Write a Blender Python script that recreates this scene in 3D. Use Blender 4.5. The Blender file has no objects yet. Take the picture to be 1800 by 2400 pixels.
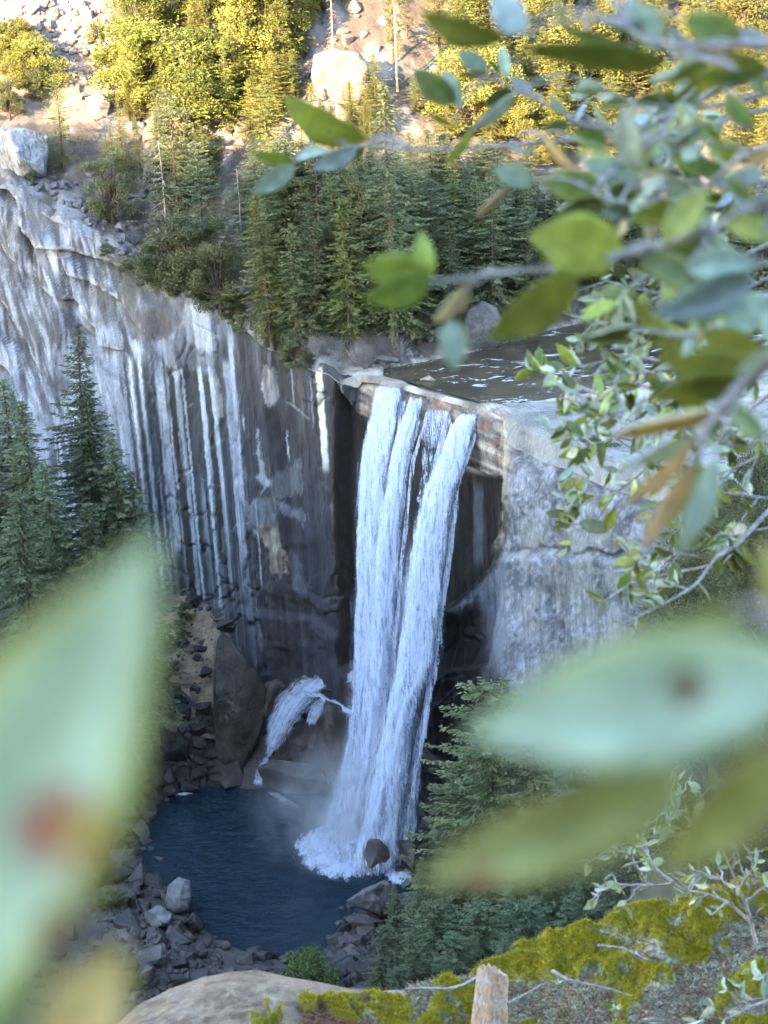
import bpy, math, random
import numpy as np
from mathutils import Vector, Matrix, Quaternion

R = math.radians
SC = bpy.context.scene
COL = SC.collection
rng = np.random.default_rng(7)
random.seed(7)

# ------------------------------------------------------------------ camera
CAM = np.array([0.0, 0.0, 226.0]); PITCH = R(21.2); ROLL = R(3.4); FPX = 5340.0
_r0 = np.array([1.0, 0, 0]); _u0 = np.array([0, math.sin(PITCH), math.cos(PITCH)])
FW = np.array([0, math.cos(PITCH), -math.sin(PITCH)])
RT = math.cos(ROLL)*_r0 - math.sin(ROLL)*_u0
UP = math.cos(ROLL)*_u0 + math.sin(ROLL)*_r0
cam_d = bpy.data.cameras.new('camera'); cam = bpy.data.objects.new('camera', cam_d); COL.objects.link(cam)
cam.matrix_world = Matrix((( RT[0], UP[0], -FW[0], CAM[0]), (RT[1], UP[1], -FW[1], CAM[1]), (RT[2], UP[2], -FW[2], CAM[2]), (0, 0, 0, 1)))
cam_d.sensor_fit = 'HORIZONTAL'; cam_d.sensor_width = 36.0; cam_d.lens = 36.0*FPX/1800.0
cam_d.clip_start = 0.02; cam_d.clip_end = 4000
cam_d.dof.use_dof = True; cam_d.dof.focus_distance = 60.0
cam_d.dof.aperture_fstop = cam_d.lens/3.4          # a phone's 3.4 mm pupil
SC.camera = cam

# ------------------------------------------------------------------ sky, sun, exposure
SUN_AZ, SUN_EL = (-0.62, -0.785), R(21)
SUN_DIR = np.array([SUN_AZ[0]*math.cos(SUN_EL), SUN_AZ[1]*math.cos(SUN_EL), math.sin(SUN_EL)])
W = bpy.data.worlds.new('World'); SC.world = W; W.use_nodes = True
_nt = W.node_tree; _bg = _nt.nodes['Background']
_sky = _nt.nodes.new('ShaderNodeTexSky'); _sky.sky_type = 'NISHITA'; _sky.sun_disc = False
_sky.sun_elevation = SUN_EL; _sky.sun_rotation = math.atan2(SUN_AZ[0], SUN_AZ[1]); _sky.altitude = 1500
_nt.links.new(_sky.outputs[0], _bg.inputs[0]); _bg.inputs[1].default_value = 0.15
sun_d = bpy.data.lights.new('sun', 'SUN'); sun_d.energy = 2.6; sun_d.angle = R(0.55); sun_d.color = (1.0, 0.79, 0.54)
sun = bpy.data.objects.new('sun', sun_d); COL.objects.link(sun)
sun.rotation_euler = Vector(-SUN_DIR).to_track_quat('-Z', 'Y').to_euler()
vs = SC.view_settings; vs.view_transform = 'Standard'; vs.look = 'None'; vs.gamma = 1.0; vs.exposure = 3.9
vs.use_curve_mapping = False
vs.use_white_balance = True; vs.white_balance_temperature = 7300; vs.white_balance_tint = 6
SC.render.engine = 'CYCLES'
SC.cycles.use_denoising = True
SC.cycles.use_adaptive_sampling = True; SC.cycles.adaptive_threshold = 0.03
SC.cycles.max_bounces = 5; SC.cycles.diffuse_bounces = 3; SC.cycles.glossy_bounces = 2; SC.cycles.transparent_max_bounces = 14
SC.cycles.volume_bounces = 0; SC.cycles.volume_step_rate = 2.5; SC.cycles.volume_max_steps = 64; SC.cycles.transmission_bounces = 3
SC.cycles.caustics_reflective = False; SC.cycles.caustics_refractive = False

# ------------------------------------------------------------------ pixel <-> place (photograph 1800 x 2400)
def ray(px, py):
    px = np.asarray(px, float); py = np.asarray(py, float)
    return FW + ((px-900)/FPX)[..., None]*RT - ((py-1200)/FPX)[..., None]*UP
def atY(px, py, Y):
    d = ray(px, py); return CAM + d*(np.asarray(Y, float)/d[..., 1])[..., None]
def atZ(px, py, Z):
    d = ray(px, py); return CAM + d*((np.asarray(Z, float)-CAM[2])/d[..., 2])[..., None]
def atD(px, py, D):
    d = ray(px, py); return CAM + d*np.asarray(D, float)[..., None]     # D along the optical axis
def proj(P):
    v = np.asarray(P)-CAM; w = v@FW
    return 900+FPX*(v@RT)/w, 1200-FPX*(v@UP)/w

# ------------------------------------------------------------------ numeric noise
def _h(ix, iy, iz, s):
    h = (ix.astype(np.int64)*374761393 + iy.astype(np.int64)*668265263 + iz.astype(np.int64)*1440662683 + s*974634757) & 0xffffffff
    h = ((h ^ (h >> 13))*1274126177) & 0xffffffff
    h = ((h ^ (h >> 16))*2246822519) & 0xffffffff
    return ((h ^ (h >> 15)) & 0xffffff)/float(0xffffff)
def _u32(v): return v.astype(np.int64).astype(np.uint32)
def _mixh(h):
    h = (h ^ (h >> np.uint32(13)))*np.uint32(1274126177); h = (h ^ (h >> np.uint32(16)))*np.uint32(2246822519)
    return ((h ^ (h >> np.uint32(15))) & np.uint32(0xffffff)).astype(np.float32)
def vnoise(x, y, z=0.0, s=0):
    x, y, z = np.asarray(x, float), np.asarray(y, float), np.asarray(z, float)
    ix, iy, iz = np.floor(x), np.floor(y), np.floor(z); fx, fy, fz = x-ix, y-iy, z-iz
    C = [np.uint32(374761393), np.uint32(668265263), np.uint32(1440662683)]
    with np.errstate(over='ignore'):
        hx, hy = np.atleast_1d(_u32(ix)*C[0]), np.atleast_1d(_u32(iy)*C[1]); hz = np.atleast_1d(_u32(iz)*C[2])+np.uint32((s*974634757) & 0xffffffff)
        fx = (fx*fx*(3-2*fx)).astype(np.float32); fy = (fy*fy*(3-2*fy)).astype(np.float32); fz = (fz*fz*(3-2*fz)).astype(np.float32)
        o = 0
        for c in ((0, 1) if np.any(fz) else (0,)):
            pl = 0
            for b in (0, 1):
                yz = hy+hz+np.uint32((b*668265263+c*1440662683) & 0xffffffff); h0 = _mixh(hx+yz); h1 = _mixh(hx+C[0]+yz)
                pl = pl+(h0+(h1-h0)*fx)*(fy if b else 1-fy)
            o = o+pl*(fz if c else 1-fz)
    o = o*(2.0/float(0xffffff))-1
    return o if x.ndim or y.ndim or z.ndim else float(o[0])
def fbm(x, y, z=0.0, o=4, s=0, g=0.5):
    t = 0; a = 1.0; n = 0
    for i in range(o):
        t = t + a*vnoise(np.asarray(x)*2**i, np.asarray(y)*2**i, np.asarray(z)*2**i, s+i*17); n += a; a *= g
    return t/n
def sstep(a, b, x):
    t = np.clip((x-a)/(b-a), 0, 1); return t*t*(3-2*t)
def worley(x, y, s=0):
    """cell id noise, distance to border and cell offsets (2-D)"""
    ix, iy = np.floor(x), np.floor(y)
    d1 = np.full(x.shape, 9.0); d2 = np.full(x.shape, 9.0); cid = np.zeros(x.shape); cx = np.zeros(x.shape); cy = np.zeros(x.shape)
    for a in (-1, 0, 1):
        for b in (-1, 0, 1):
            jx, jy = ix+a, iy+b
            qx = jx+_h(jx, jy, jx*0, s); qy = jy+_h(jx, jy, jx*0, s+5)
            d = np.hypot(x-qx, y-qy); near = d < d1
            d2 = np.where(near, d1, np.minimum(d2, d))
            cid = np.where(near, _h(jx, jy, jx*0, s+9), cid); cx = np.where(near, x-qx, cx); cy = np.where(near, y-qy, cy)
            d1 = np.where(near, d, d1)
    return cid, d2-d1, cx, cy
def sdpoly(px, py, poly):
    """signed distance in pixels to a polygon, inside positive"""
    P = np.asarray(poly, float); n = len(P); d = np.full(px.shape, 1e9); ins = np.zeros(px.shape, bool)
    for i in range(n):
        a = P[i]; b = P[(i+1) % n]; e = b-a
        t = np.clip(((px-a[0])*e[0]+(py-a[1])*e[1])/max(e@e, 1e-9), 0, 1)
        d = np.minimum(d, np.hypot(px-a[0]-t*e[0], py-a[1]-t*e[1]))
        c = ((a[1] > py) != (b[1] > py))
        with np.errstate(divide='ignore', invalid='ignore'):
            xx = (b[0]-a[0])*(py-a[1])/(b[1]-a[1])+a[0]
        ins ^= c & (px < xx)
    return np.where(ins, d, -d)
def dline(px, py, pts):
    P = np.asarray(pts, float); d = np.full(px.shape, 1e9)
    for a, b in zip(P[:-1], P[1:]):
        e = b-a; t = np.clip(((px-a[0])*e[0]+(py-a[1])*e[1])/max(e@e, 1e-9), 0, 1)
        d = np.minimum(d, np.hypot(px-a[0]-t*e[0], py-a[1]-t*e[1]))
    return d

# ------------------------------------------------------------------ meshes and objects
def mesh_np(name, V, F, smooth=False, col=None, uv=None, attrs=None, mats=None, midx=None):
    V = np.asarray(V, np.float32); me = bpy.data.meshes.new(name)
    Fs = F if isinstance(F, list) else [F]
    Fs = [np.asarray(f, np.int32) for f in Fs if len(f)]
    me.vertices.add(len(V)); me.vertices.foreach_set('co', V.ravel())
    nl = sum(f.size for f in Fs); npoly = sum(len(f) for f in Fs)
    me.loops.add(nl); me.polygons.add(npoly)
    li = np.concatenate([f.ravel() for f in Fs]); me.loops.foreach_set('vertex_index', li)
    tot = np.concatenate([np.full(len(f), f.shape[1], np.int32) for f in Fs])
    st = np.concatenate([[0], np.cumsum(tot)[:-1]]).astype(np.int32)
    me.polygons.foreach_set('loop_start', st)
    if smooth is not False: me.polygons.foreach_set('use_smooth', np.ones(npoly, bool) if smooth is True else smooth)
    if midx is not None: me.polygons.foreach_set('material_index', np.asarray(midx, np.int32))
    if col is not None:
        a = me.color_attributes.new('Col', 'FLOAT_COLOR', 'POINT')
        c = np.ones((len(V), 4), np.float32); c[:, :3] = col; a.data.foreach_set('color', c.ravel())
    for k, v in (attrs or {}).items():
        a = me.attributes.new(k, 'FLOAT', 'POINT'); a.data.foreach_set('value', np.asarray(v, np.float32))
    if uv is not None:
        l = me.uv_layers.new(name='UVMap'); l.data.foreach_set('uv', np.asarray(uv, np.float32)[li].ravel())
    for m in (mats or []): me.materials.append(m)
    me.update(calc_edges=True); me.validate()
    return me
def put(name, me, parent=None, mat=None, loc=None, **tags):
    o = bpy.data.objects.new(name, me); COL.objects.link(o)
    if mat is not None and me is not None and not len(me.materials): me.materials.append(mat)
    if parent is not None: o.parent = parent
    if loc is not None: o.location = loc
    for k, v in tags.items():
        if v is not None: o[k] = v
    return o
def empty(name, loc=(0, 0, 0), **tags):
    o = put(name, None, loc=loc, **tags); o.empty_display_size = 0.3; return o
def gridF(nr, nc):
    i = np.arange(nr*nc).reshape(nr, nc)
    return np.stack([i[:-1, :-1].ravel(), i[:-1, 1:].ravel(), i[1:, 1:].ravel(), i[1:, :-1].ravel()], 1)

# ------------------------------------------------------------------ material helpers
class NT:
    def __init__(s, name):
        s.m = bpy.data.materials.new(name); s.m.use_nodes = True; s.t = s.m.node_tree
        s.b = s.t.nodes['Principled BSDF']; s.out = s.t.nodes['Material Output']
    def n(s, typ, **kw):
        nd = s.t.nodes.new('ShaderNode'+typ)
        for k, v in kw.items():
            if k.startswith('i_'):
                k = k[2:]; k = int(k) if k.isdigit() else k.replace('_', ' ')
                s.set(nd.inputs[k], v)
            else: setattr(nd, k, v)
        return nd
    def set(s, sock, v):
        if hasattr(v, 'is_output') or hasattr(v, 'links'): s.t.links.new(v, sock)
        else: sock.default_value = v
    def L(s, a, b): s.t.links.new(a, b)
    def noise(s, vec, scale, detail=4, rough=0.55, dist=0.0):
        nd = s.n('TexNoise'); s.set(nd.inputs['Vector'], vec)
        nd.inputs['Scale'].default_value = scale; nd.inputs['Detail'].default_value = detail
        nd.inputs['Roughness'].default_value = rough; nd.inputs['Distortion'].default_value = dist
        return nd.outputs[0]
    def ramp(s, fac, stops):
        nd = s.n('ValToRGB'); s.set(nd.inputs[0], fac); e = nd.color_ramp.elements
        while len(e) < len(stops): e.new(0.5)
        for q, (p, c) in zip(e, stops):
            q.position = p; q.color = (*c, 1) if len(c) == 3 else c
        return nd.outputs[0]
    def mapr(s, v, a, b, c, d):
        nd = s.n('MapRange'); s.set(nd.inputs[0], v)
        for i, q in enumerate((a, b, c, d)): nd.inputs[i+1].default_value = q
        return nd.outputs[0]
    def math(s, op, a, b=None):
        nd = s.n('Math', operation=op); s.set(nd.inputs[0], a)
        if b is not None: s.set(nd.inputs[1], b)
        return nd.outputs[0]
    def mix(s, f, a, b, blend='MIX'):
        nd = s.n('Mix', data_type='RGBA', blend_type=blend); s.set(nd.inputs[0], f)
        for sk, v in ((nd.inputs[6], a), (nd.inputs[7], b)):
            if isinstance(v, tuple) and len(v) == 3: v = (*v, 1)
            s.set(sk, v)
        return nd.outputs[2]
    def bump(s, h, strength=0.5, dist=0.1, normal=None):
        nd = s.n('Bump'); s.set(nd.inputs['Height'], h); nd.inputs['Strength'].default_value = strength
        nd.inputs['Distance'].default_value = dist
        if normal is not None: s.set(nd.inputs['Normal'], normal)
        return nd.outputs[0]
    def coord(s, which='Object'): return s.n('TexCoord').outputs[which]
    def scaled(s, vec, sc):
        nd = s.n('Mapping'); s.set(nd.inputs[0], vec); nd.inputs['Scale'].default_value = sc; return nd.outputs[0]
    def attr(s, name, out='Color'): 
        nd = s.n('Attribute'); nd.attribute_name = name; return nd.outputs[out]
    def P(s, **kw):
        for k, v in kw.items(): s.set(s.b.inputs[k.replace('_', ' ')], v if not (isinstance(v, tuple) and len(v) == 3) else (*v, 1))
        return s.m
    def vary(s, col, amt=0.3, hue=0.03):
        """per-object variation"""
        oi = s.n('ObjectInfo'); r = oi.outputs['Random']
        hs = s.n('HueSaturation'); s.set(hs.inputs['Color'], col)
        s.set(hs.inputs['Hue'], s.mapr(r, 0, 1, 0.5-hue, 0.5+hue))
        r2 = s.math('FRACT', s.math('MULTIPLY', r, 7.31)); s.set(hs.inputs['Value'], s.mapr(r2, 0, 1, 1-amt, 1+amt))
        return hs.outputs[0]

# ================================================================== MATERIALS OF THE SETTING
def mat_rock_painted(name, fine=1.0, rough=0.8, bump=0.6):
    k = NT(name); c = k.coord('Object'); col = k.attr('Col')
    n1 = k.noise(k.scaled(c, (1, 1, 0.35)), 2.4*fine, 6, 0.65)
    n2 = k.noise(c, 9.0*fine, 5, 0.7)
    f = k.math('MULTIPLY', k.mapr(n1, 0.3, 0.7, 0.72, 1.25), k.mapr(n2, 0.3, 0.7, 0.78, 1.2))
    cc = k.mix(1.0, col, k.n('CombineColor', i_0=f, i_1=f, i_2=f).outputs[0], 'MULTIPLY')
    st = k.noise(k.scaled(c, (1, 1, 0.05)), 4.0*fine, 3, 0.6)
    cc = k.mix(k.mapr(st, 0.5, 0.75, 0, 0.45), cc, k.mix(1.0, cc, (0.45, 0.43, 0.44), 'MULTIPLY'))
    h = k.math('ADD', n1, k.math('MULTIPLY', n2, 0.5))
    return k.P(Base_Color=cc, Roughness=k.mapr(n2, 0.3, 0.7, rough-0.12, min(rough+0.1, 1)), Normal=k.bump(h, bump, 0.5))
def mat_boulder(name, c0, c1, c2, scale=0.5, rough=0.75, amt=0.25, bump=0.85):
    k = NT(name); c = k.coord('Object')
    n1 = k.noise(c, scale, 5, 0.65); n2 = k.noise(c, scale*7, 5, 0.7); n3 = k.noise(c, scale*0.6, 2, 0.5, 1.0)
    cc = k.ramp(n1, [(0.32, c0), (0.52, c1), (0.7, c2)])
    cc = k.mix(k.mapr(n2, 0.5, 0.66, 0, 0.5), cc, k.mix(1.0, cc, (0.4, 0.38, 0.38), 'MULTIPLY'))
    n4 = k.noise(c, scale*24, 4, 0.7); cc = k.mix(k.mapr(n4, 0.5, 0.7, 0, 0.45), cc, k.mix(1.0, cc, (0.5, 0.48, 0.47), 'MULTIPLY')); cc = k.vary(cc, amt, 0.015)
    h = k.math('ADD', k.math('ADD', n1, k.math('MULTIPLY', n2, 0.5)), k.math('MULTIPLY', n4, 0.18))
    return k.P(Base_Color=cc, Roughness=rough, Normal=k.bump(h, bump, 0.4/scale*0.5))
M = {}
M['cliff'] = mat_rock_painted('cliff_granite')
M['hill'] = mat_rock_painted('hill_soil', 0.8, 0.95, 0.8)
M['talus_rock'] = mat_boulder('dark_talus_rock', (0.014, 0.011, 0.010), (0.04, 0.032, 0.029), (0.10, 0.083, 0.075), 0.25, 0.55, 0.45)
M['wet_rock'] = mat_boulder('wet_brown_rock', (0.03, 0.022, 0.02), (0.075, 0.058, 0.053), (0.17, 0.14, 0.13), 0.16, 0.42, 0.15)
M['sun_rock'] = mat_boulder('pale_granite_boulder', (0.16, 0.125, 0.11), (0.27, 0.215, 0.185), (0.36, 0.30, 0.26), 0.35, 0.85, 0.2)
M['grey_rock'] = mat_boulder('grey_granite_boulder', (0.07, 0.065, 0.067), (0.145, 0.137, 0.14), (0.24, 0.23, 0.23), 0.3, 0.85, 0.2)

# ================================================================== THE BROW OF THE CLIFF (plan curve)
_bp = [(-700, 260, 545), (-420, 300, 522), (-200, 335, 506), (0, 425, 492), (120, 495, 484), (230, 560, 476), (330, 645, 468), (420, 690, 461), (500, 722, 454),
       (570, 760, 447), (650, 815, 438), (720, 846, 431), (790, 872, 425.5)]
B = [atY(*q) for q in _bp]
B += [atZ(px, py, z) for px, py, z in [(850, 884, 90.0), (878, 893, 89.8), (1000, 925, 89.8), (1125, 960, 89.8), (1175, 985, 90.3), (1205, 1005, 90.6), (1300, 1042, 90.8), (1400, 1085, 90.5),
                                        (1600, 1150, 90.5), (1800, 1200, 91)]]
B = np.array(B + [np.array([120, 330, 92.0]), np.array([200, 300, 96.0])])
_s = np.r_[0, np.cumsum(np.hypot(np.diff(B[:, 0]), np.diff(B[:, 1])))]; _u = np.arange(0, _s[-1], 0.9); _px = np.interp(_u, _s, proj(B)[0])
B = np.stack([np.interp(_u, _s, B[:, i]) for i in range(3)], 1); _lip = sstep(835, 880, _px)*(1-sstep(1130, 1180, _px))
B[:, 2] += (1-_lip)*(1.7*fbm(_u/7, 0, 0, 4, 151)*(1-.75*sstep(1150, 1250, _px)))
B[:, 1] += (1-_lip)*(2.6*fbm(_u/9, 5, 0, 4, 153)); B[:, 0] = np.maximum.accumulate(B[:, 0]+1e-4*np.arange(len(B)))
LIPZ = 90.0; RIVZ = 90.45
def brow(x): return np.interp(x, B[:, 0], B[:, 1]), np.interp(x, B[:, 0], B[:, 2])

# ---- the cliff wall
seg = np.hypot(np.diff(B[:, 0]), np.diff(B[:, 1])); S = np.concatenate([[0], np.cumsum(seg)])
px_b, _ = proj(B)
s_vis0, s_vis1 = np.interp(-80, px_b, S), np.interp(1500, px_b, S)
ss = np.concatenate([np.arange(0, s_vis0, 2.0), np.arange(s_vis0, s_vis1, 0.27), np.arange(s_vis1, S[-1], 1.5)])
cx = np.interp(ss, S, B[:, 0]); cy = np.interp(ss, S, B[:, 1]); cz = np.interp(ss, S, B[:, 2])
def smooth1(a, sig):
    u = np.arange(0, S[-1], 0.5); v = np.interp(u, ss, a); k = int(sig*2/0.5); w = np.exp(-0.5*(np.arange(-k, k+1)*0.5/sig)**2); w /= w.sum()
    v = np.convolve(np.pad(v, k, mode='edge'), w, 'valid'); return np.interp(ss, u, v)
cxs, cys = smooth1(cx, 0.9), smooth1(cy, 0.9)
mid = (ss > 6) & (ss < S[-1]-6)
cx = np.where(mid, cxs, cx); cy = np.where(mid, cys, cy)
tx, ty = np.gradient(smooth1(cx, 7), ss), np.gradient(smooth1(cy, 7), ss)
tl = np.hypot(tx, ty); nx, ny = ty/tl, -tx/tl
NR = 300
tt = np.linspace(0, 1, NR)**1.05
Hh = tt[:, None]*(cz[None, :]+8)
X = np.repeat(cx[None], NR, 0); Y = np.repeat(cy[None], NR, 0); Z = cz[None]-Hh; SS = np.repeat(ss[None], NR, 0)
P0x, P0y = proj(np.stack([X, Y, Z], -1))
off = -1.6*np.exp(-Hh/1.3)-3.6*np.exp(-Hh/5.0)*sstep(1160, 1230, P0x)
left = 1-sstep(330, 470, P0x)
off += left*0.26*Hh                                                     # slabs on the left lean back
off += (1-left)*(1-sstep(700, 800, P0x))*0.06*Hh
ALC = [(788, 900), (838, 983), (880, 985), (1010, 1030), (1095, 1098), (1182, 1118), (1178, 1230), (1150, 1320), (1050, 1425), (1000, 1440), (960, 1560), (900, 1700), (805, 1560), (795, 1400), (784, 1100)]
alc = sstep(-4, 6, sdpoly(P0x, P0y, ALC)); off -= 4.6*alc
low = sstep(1380, 1900, P0y)*sstep(950, 1010, P0x)*(1-sstep(1300, 1420, P0x)); off += 6.5*low
# curved ledges on the wet wall right of the fall
for pts, dep in (([(1060, 1425), (1120, 1400), (1170, 1310)], 1.6), ([(985, 1640), (1030, 1590), (1080, 1560), (1180, 1545)], 2.2), ([(970, 1660), (1050, 1645), (1115, 1585)], 1.5), ([(960, 1745), (1030, 1790), (1080, 1850)], 3.0)):
    xs = np.array([p[0] for p in pts]); ys = np.array([p[1] for p in pts]); yl = np.interp(P0x, xs, ys)
    m = sstep(xs[0]-25, xs[0]+5, P0x)*(1-sstep(xs[-1]-5, xs[-1]+40, P0x))
    off += dep*m*sstep(-3, 4, P0y-yl)*np.exp(-np.clip(P0y-yl, 0, None)/70)
# buttress at the right: belly, seam and lower block
bt = sstep(1165, 1215, P0x)
off += bt*(1.6*np.sin(np.clip(Hh/28, 0, 1)*math.pi) - 1.1*np.exp(-((P0y-(1288+0.04*(P0x-1200)+14*fbm(P0x/40, 3, 0, 3, 109)))/8)**2) + 1.1*sstep(1275, 1310, P0y) + 0.10*np.clip(Hh-24, 0, None))
# arched slab at the foot of the left wall
ys = np.interp(P0x, [560, 690, 750, 800, 870], [1400, 1425, 1440, 1490, 1590])
off += 1.4*sstep(-8, 10, P0y-ys)*sstep(520, 570, P0x)*(1-sstep(820, 880, P0x))
# exfoliation plates with stepped edges
wu = SS+4*fbm(SS/22, Z/22, s=3); wv = Z+6*fbm(SS/25, Z/25, s=11)
for sc, amp, sd in ((15, 1.3, 1), (7.5, 0.8, 2), (3.6, 0.35, 4)):
    cid, edge, ox, oy = worley(wu/sc*1.35, wv/(sc*1.9), sd)
    k = (0.55-.25*left)*(1-0.7*alc)*(1-.45*sstep(1160, 1230, P0x))
    off += k*amp*((cid-0.5)*1.5 + 0.35*oy*(cid > .6))*sstep(0, .16, edge)
# blocky diagonal ledges upper left
diag = wv*0.80+wu*0.60
cid, edge, ox, oy = worley(diag/8.5, (wu*0.80-wv*0.60)/24, 31)
ul = left*(1-sstep(860, 1000, P0y))
off += ul*(1.8*(cid-0.45)+1.2*ox)*sstep(0, .35, edge)
PLT, PLE = cid, edge
LEDGES = [([(-60, 400), (0, 435), (45, 480), (75, 535), (100, 575), (140, 590)], 2.0), ([(60, 525), (110, 575), (165, 582), (215, 600), (275, 622), (330, 655), (370, 690)], 2.4), ([(-40, 600), (0, 635), (45, 690), (85, 745), (120, 800), (160, 850)], 2.6), ([(75, 560), (95, 620), (120, 665), (165, 690), (215, 700)], 1.8),
          ([(150, 595), (180, 640), (205, 700), (250, 760), (280, 830)], 2.0), ([(-40, 730), (0, 760), (50, 800), (90, 850), (130, 930)], 2.2), ([(190, 640), (235, 660), (300, 700), (345, 760), (395, 800)], 1.8), ([(230, 760), (270, 800), (330, 812)], 1.2), ([(-40, 520), (10, 545), (60, 610), (90, 680)], 1.6)]
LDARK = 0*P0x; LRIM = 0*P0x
_lw = 5*fbm(P0x/22, P0y/22, 0, 3, 181)
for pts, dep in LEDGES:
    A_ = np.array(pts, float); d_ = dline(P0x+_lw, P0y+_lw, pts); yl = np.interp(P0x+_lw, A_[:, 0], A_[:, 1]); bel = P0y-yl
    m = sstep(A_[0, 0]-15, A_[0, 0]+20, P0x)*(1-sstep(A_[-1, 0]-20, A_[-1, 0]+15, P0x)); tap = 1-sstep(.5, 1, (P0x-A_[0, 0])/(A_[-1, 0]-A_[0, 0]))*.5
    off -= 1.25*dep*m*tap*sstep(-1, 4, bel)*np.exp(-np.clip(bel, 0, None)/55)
    LDARK = np.maximum(LDARK, m*tap*sstep(-2, 3, bel)*(1-sstep(6, 30, bel+10*fbm(P0x/9, P0y/30, 0, 3, 183)))); LRIM = np.maximum(LRIM, m*(1-sstep(2, 6, np.abs(bel+5))))  # band of painted shade below each ledge, pale rim above it
nz = fbm(SS/9, Z/12, 0, 4, 5); off += 0.8*nz*(0.6+0.7*left+0.5*bt)
off += 0.28*fbm(SS/1.6, Z/2.6, 0, 3, 8)
vs_ = fbm(SS/1.3, Z/60, 0, 3, 21); off += 0.22*vs_*(1-left*0.5)
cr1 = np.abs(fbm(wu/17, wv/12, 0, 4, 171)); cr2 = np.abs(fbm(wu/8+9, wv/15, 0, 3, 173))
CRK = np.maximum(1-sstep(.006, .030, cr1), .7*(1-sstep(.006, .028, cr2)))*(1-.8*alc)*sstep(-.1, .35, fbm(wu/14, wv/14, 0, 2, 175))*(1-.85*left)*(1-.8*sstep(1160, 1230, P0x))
off -= 0.75*CRK; off += 0.5*sstep(0, .12, fbm(wu/17, wv/12, 0, 4, 171))*(1-alc)*(1-.7*left)*(1-.7*sstep(1160, 1230, P0x))
V = np.stack([X+nx*off, Y+ny*off, Z], -1)
# ---- stains, colours and ledge shade, laid on the wall
PX, PY = proj(V)
def lerp(c, m, k): return c*(1-m[..., None]) + np.asarray(k, float)*m[..., None]
slope = 0.14-0.00009*np.clip(PX, 250, 1000)
q = PX-slope*(PY-1000)
hz = fbm(PX/90, PY/160, 0, 3, 41)
col = np.empty(V.shape); col[:] = (0.25, 0.258, 0.28)
st1 = fbm(q/26, PY/900, 0, 4, 51, 0.62); st2 = fbm(q/7, PY/420, 0, 3, 61, 0.6)
stk = sstep(-0.25, 0.22, st1*0.75+st2*0.55+0.12*hz); wht = sstep(0.08, 0.42, -st1*0.5-st2*0.7+0.1*hz)
zone2 = sstep(300, 345, q)*(1-sstep(562, 574, q))*sstep(800, 850, PY+0.2*(PX-400))
zone1 = left*(1-zone2)
col = lerp(col, 0.95*stk*(0.35+0.65*zone2+0.2*zone1), (0.042, 0.043, 0.05))
col = lerp(col, 0.85*wht*(0.4+0.6*zone2+0.45*zone1), (0.52, 0.53, 0.55))
col = lerp(col, 0.6*zone1*sstep(-0.2, 0.35, hz), (0.46, 0.475, 0.51))
z3_ = 0*PX
# the slabs: plates of different tone, dark mossy joints, seep streaks, shade painted under the ledges
zs = zone1*(1-sstep(900, 1050, PY))
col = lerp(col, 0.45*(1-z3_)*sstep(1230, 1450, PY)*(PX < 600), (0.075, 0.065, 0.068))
col = lerp(col, 0.75*zs, (0.30, 0.312, 0.34)); col = lerp(col, 0.8*zs*sstep(.45, .95, PLT), (0.43, 0.445, 0.475)); col = lerp(col, 0.8*zs*sstep(.4, .05, PLT), (0.10, 0.10, 0.11))
col = lerp(col, 0.9*zs*sstep(0.0, 0.34, fbm(q/11, PY/130, 0, 4, 71, .65)+.25*fbm(PX/60, PY/60, 0, 2, 72)), (0.07, 0.07, 0.078))
col = lerp(col, 0.5*zs*sstep(0.15, 0.4, fbm(q/5, PY/70, 0, 3, 74, .6)), (0.52, 0.53, 0.55))
q2 = PX-0.34*(PY-700)
col = lerp(col, .8*zs*sstep(.02, .3, fbm(q2/13, PY/190, 0, 4, 191, .62)+.3*fbm(PX/80, PY/80, 0, 2, 192)), (0.075, 0.075, 0.084)); col = lerp(col, .6*zs*sstep(.1, .4, fbm(PX/70+3, PY/70, 0, 3, 193)), (0.15, 0.15, 0.163)); col = lerp(col, .35*zs*sstep(.15, .4, fbm(q2/8+5, PY/120, 0, 3, 194)), (0.50, 0.515, 0.545))
col = lerp(col, .5*LDARK*zs*sstep(-.25, .15, fbm(PX/9, PY/22, 0, 3, 184)), (0.085, 0.075, 0.06)); col = lerp(col, .55*LRIM*zs*sstep(-.2, .2, fbm(PX/10, PY/10, 0, 3, 185)), (0.50, 0.48, 0.44)); col = lerp(col, .75*zs*LDARK*sstep(.1, .35, fbm(PX/26, PY/26, 0, 3, 187)), (0.13, 0.11, 0.03))  # overhang shade put into the colour in brown, pale rims, patchy moss
jn = .35*(1-sstep(.03, .13, PLE+.05*fbm(PX/9, PY/9, 0, 3, 75)))
col = lerp(col, 0.85*zs*jn, (0.055, 0.05, 0.038)); col = lerp(col, 0.7*zs*jn*sstep(.05, .3, fbm(PX/30, PY/30, 0, 3, 77)), (0.11, 0.10, 0.03))
# zone 3: dark brown-grey wall
z3 = sstep(563, 572, q+6*vnoise(PY/60, 0, 0, 5))*(1-sstep(900, 930, PX))*sstep(700, 760, PY)
c3 = lerp(np.full(V.shape, 1.0)*np.array([0.055, 0.047, 0.049]), 0.85*sstep(-0.15, 0.3, st2+0.3*st1), (0.024, 0.022, 0.027))
c3 = lerp(c3, 0.5*wht*sstep(-.2, .3, hz), (0.22, 0.215, 0.225))
col = col*(1-z3[..., None])+c3*z3[..., None]
dk = sstep(640, 700, q)*sstep(1130, 1250, PY)*z3; col = lerp(col, 0.75*dk, (0.03, 0.034, 0.043))
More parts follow.
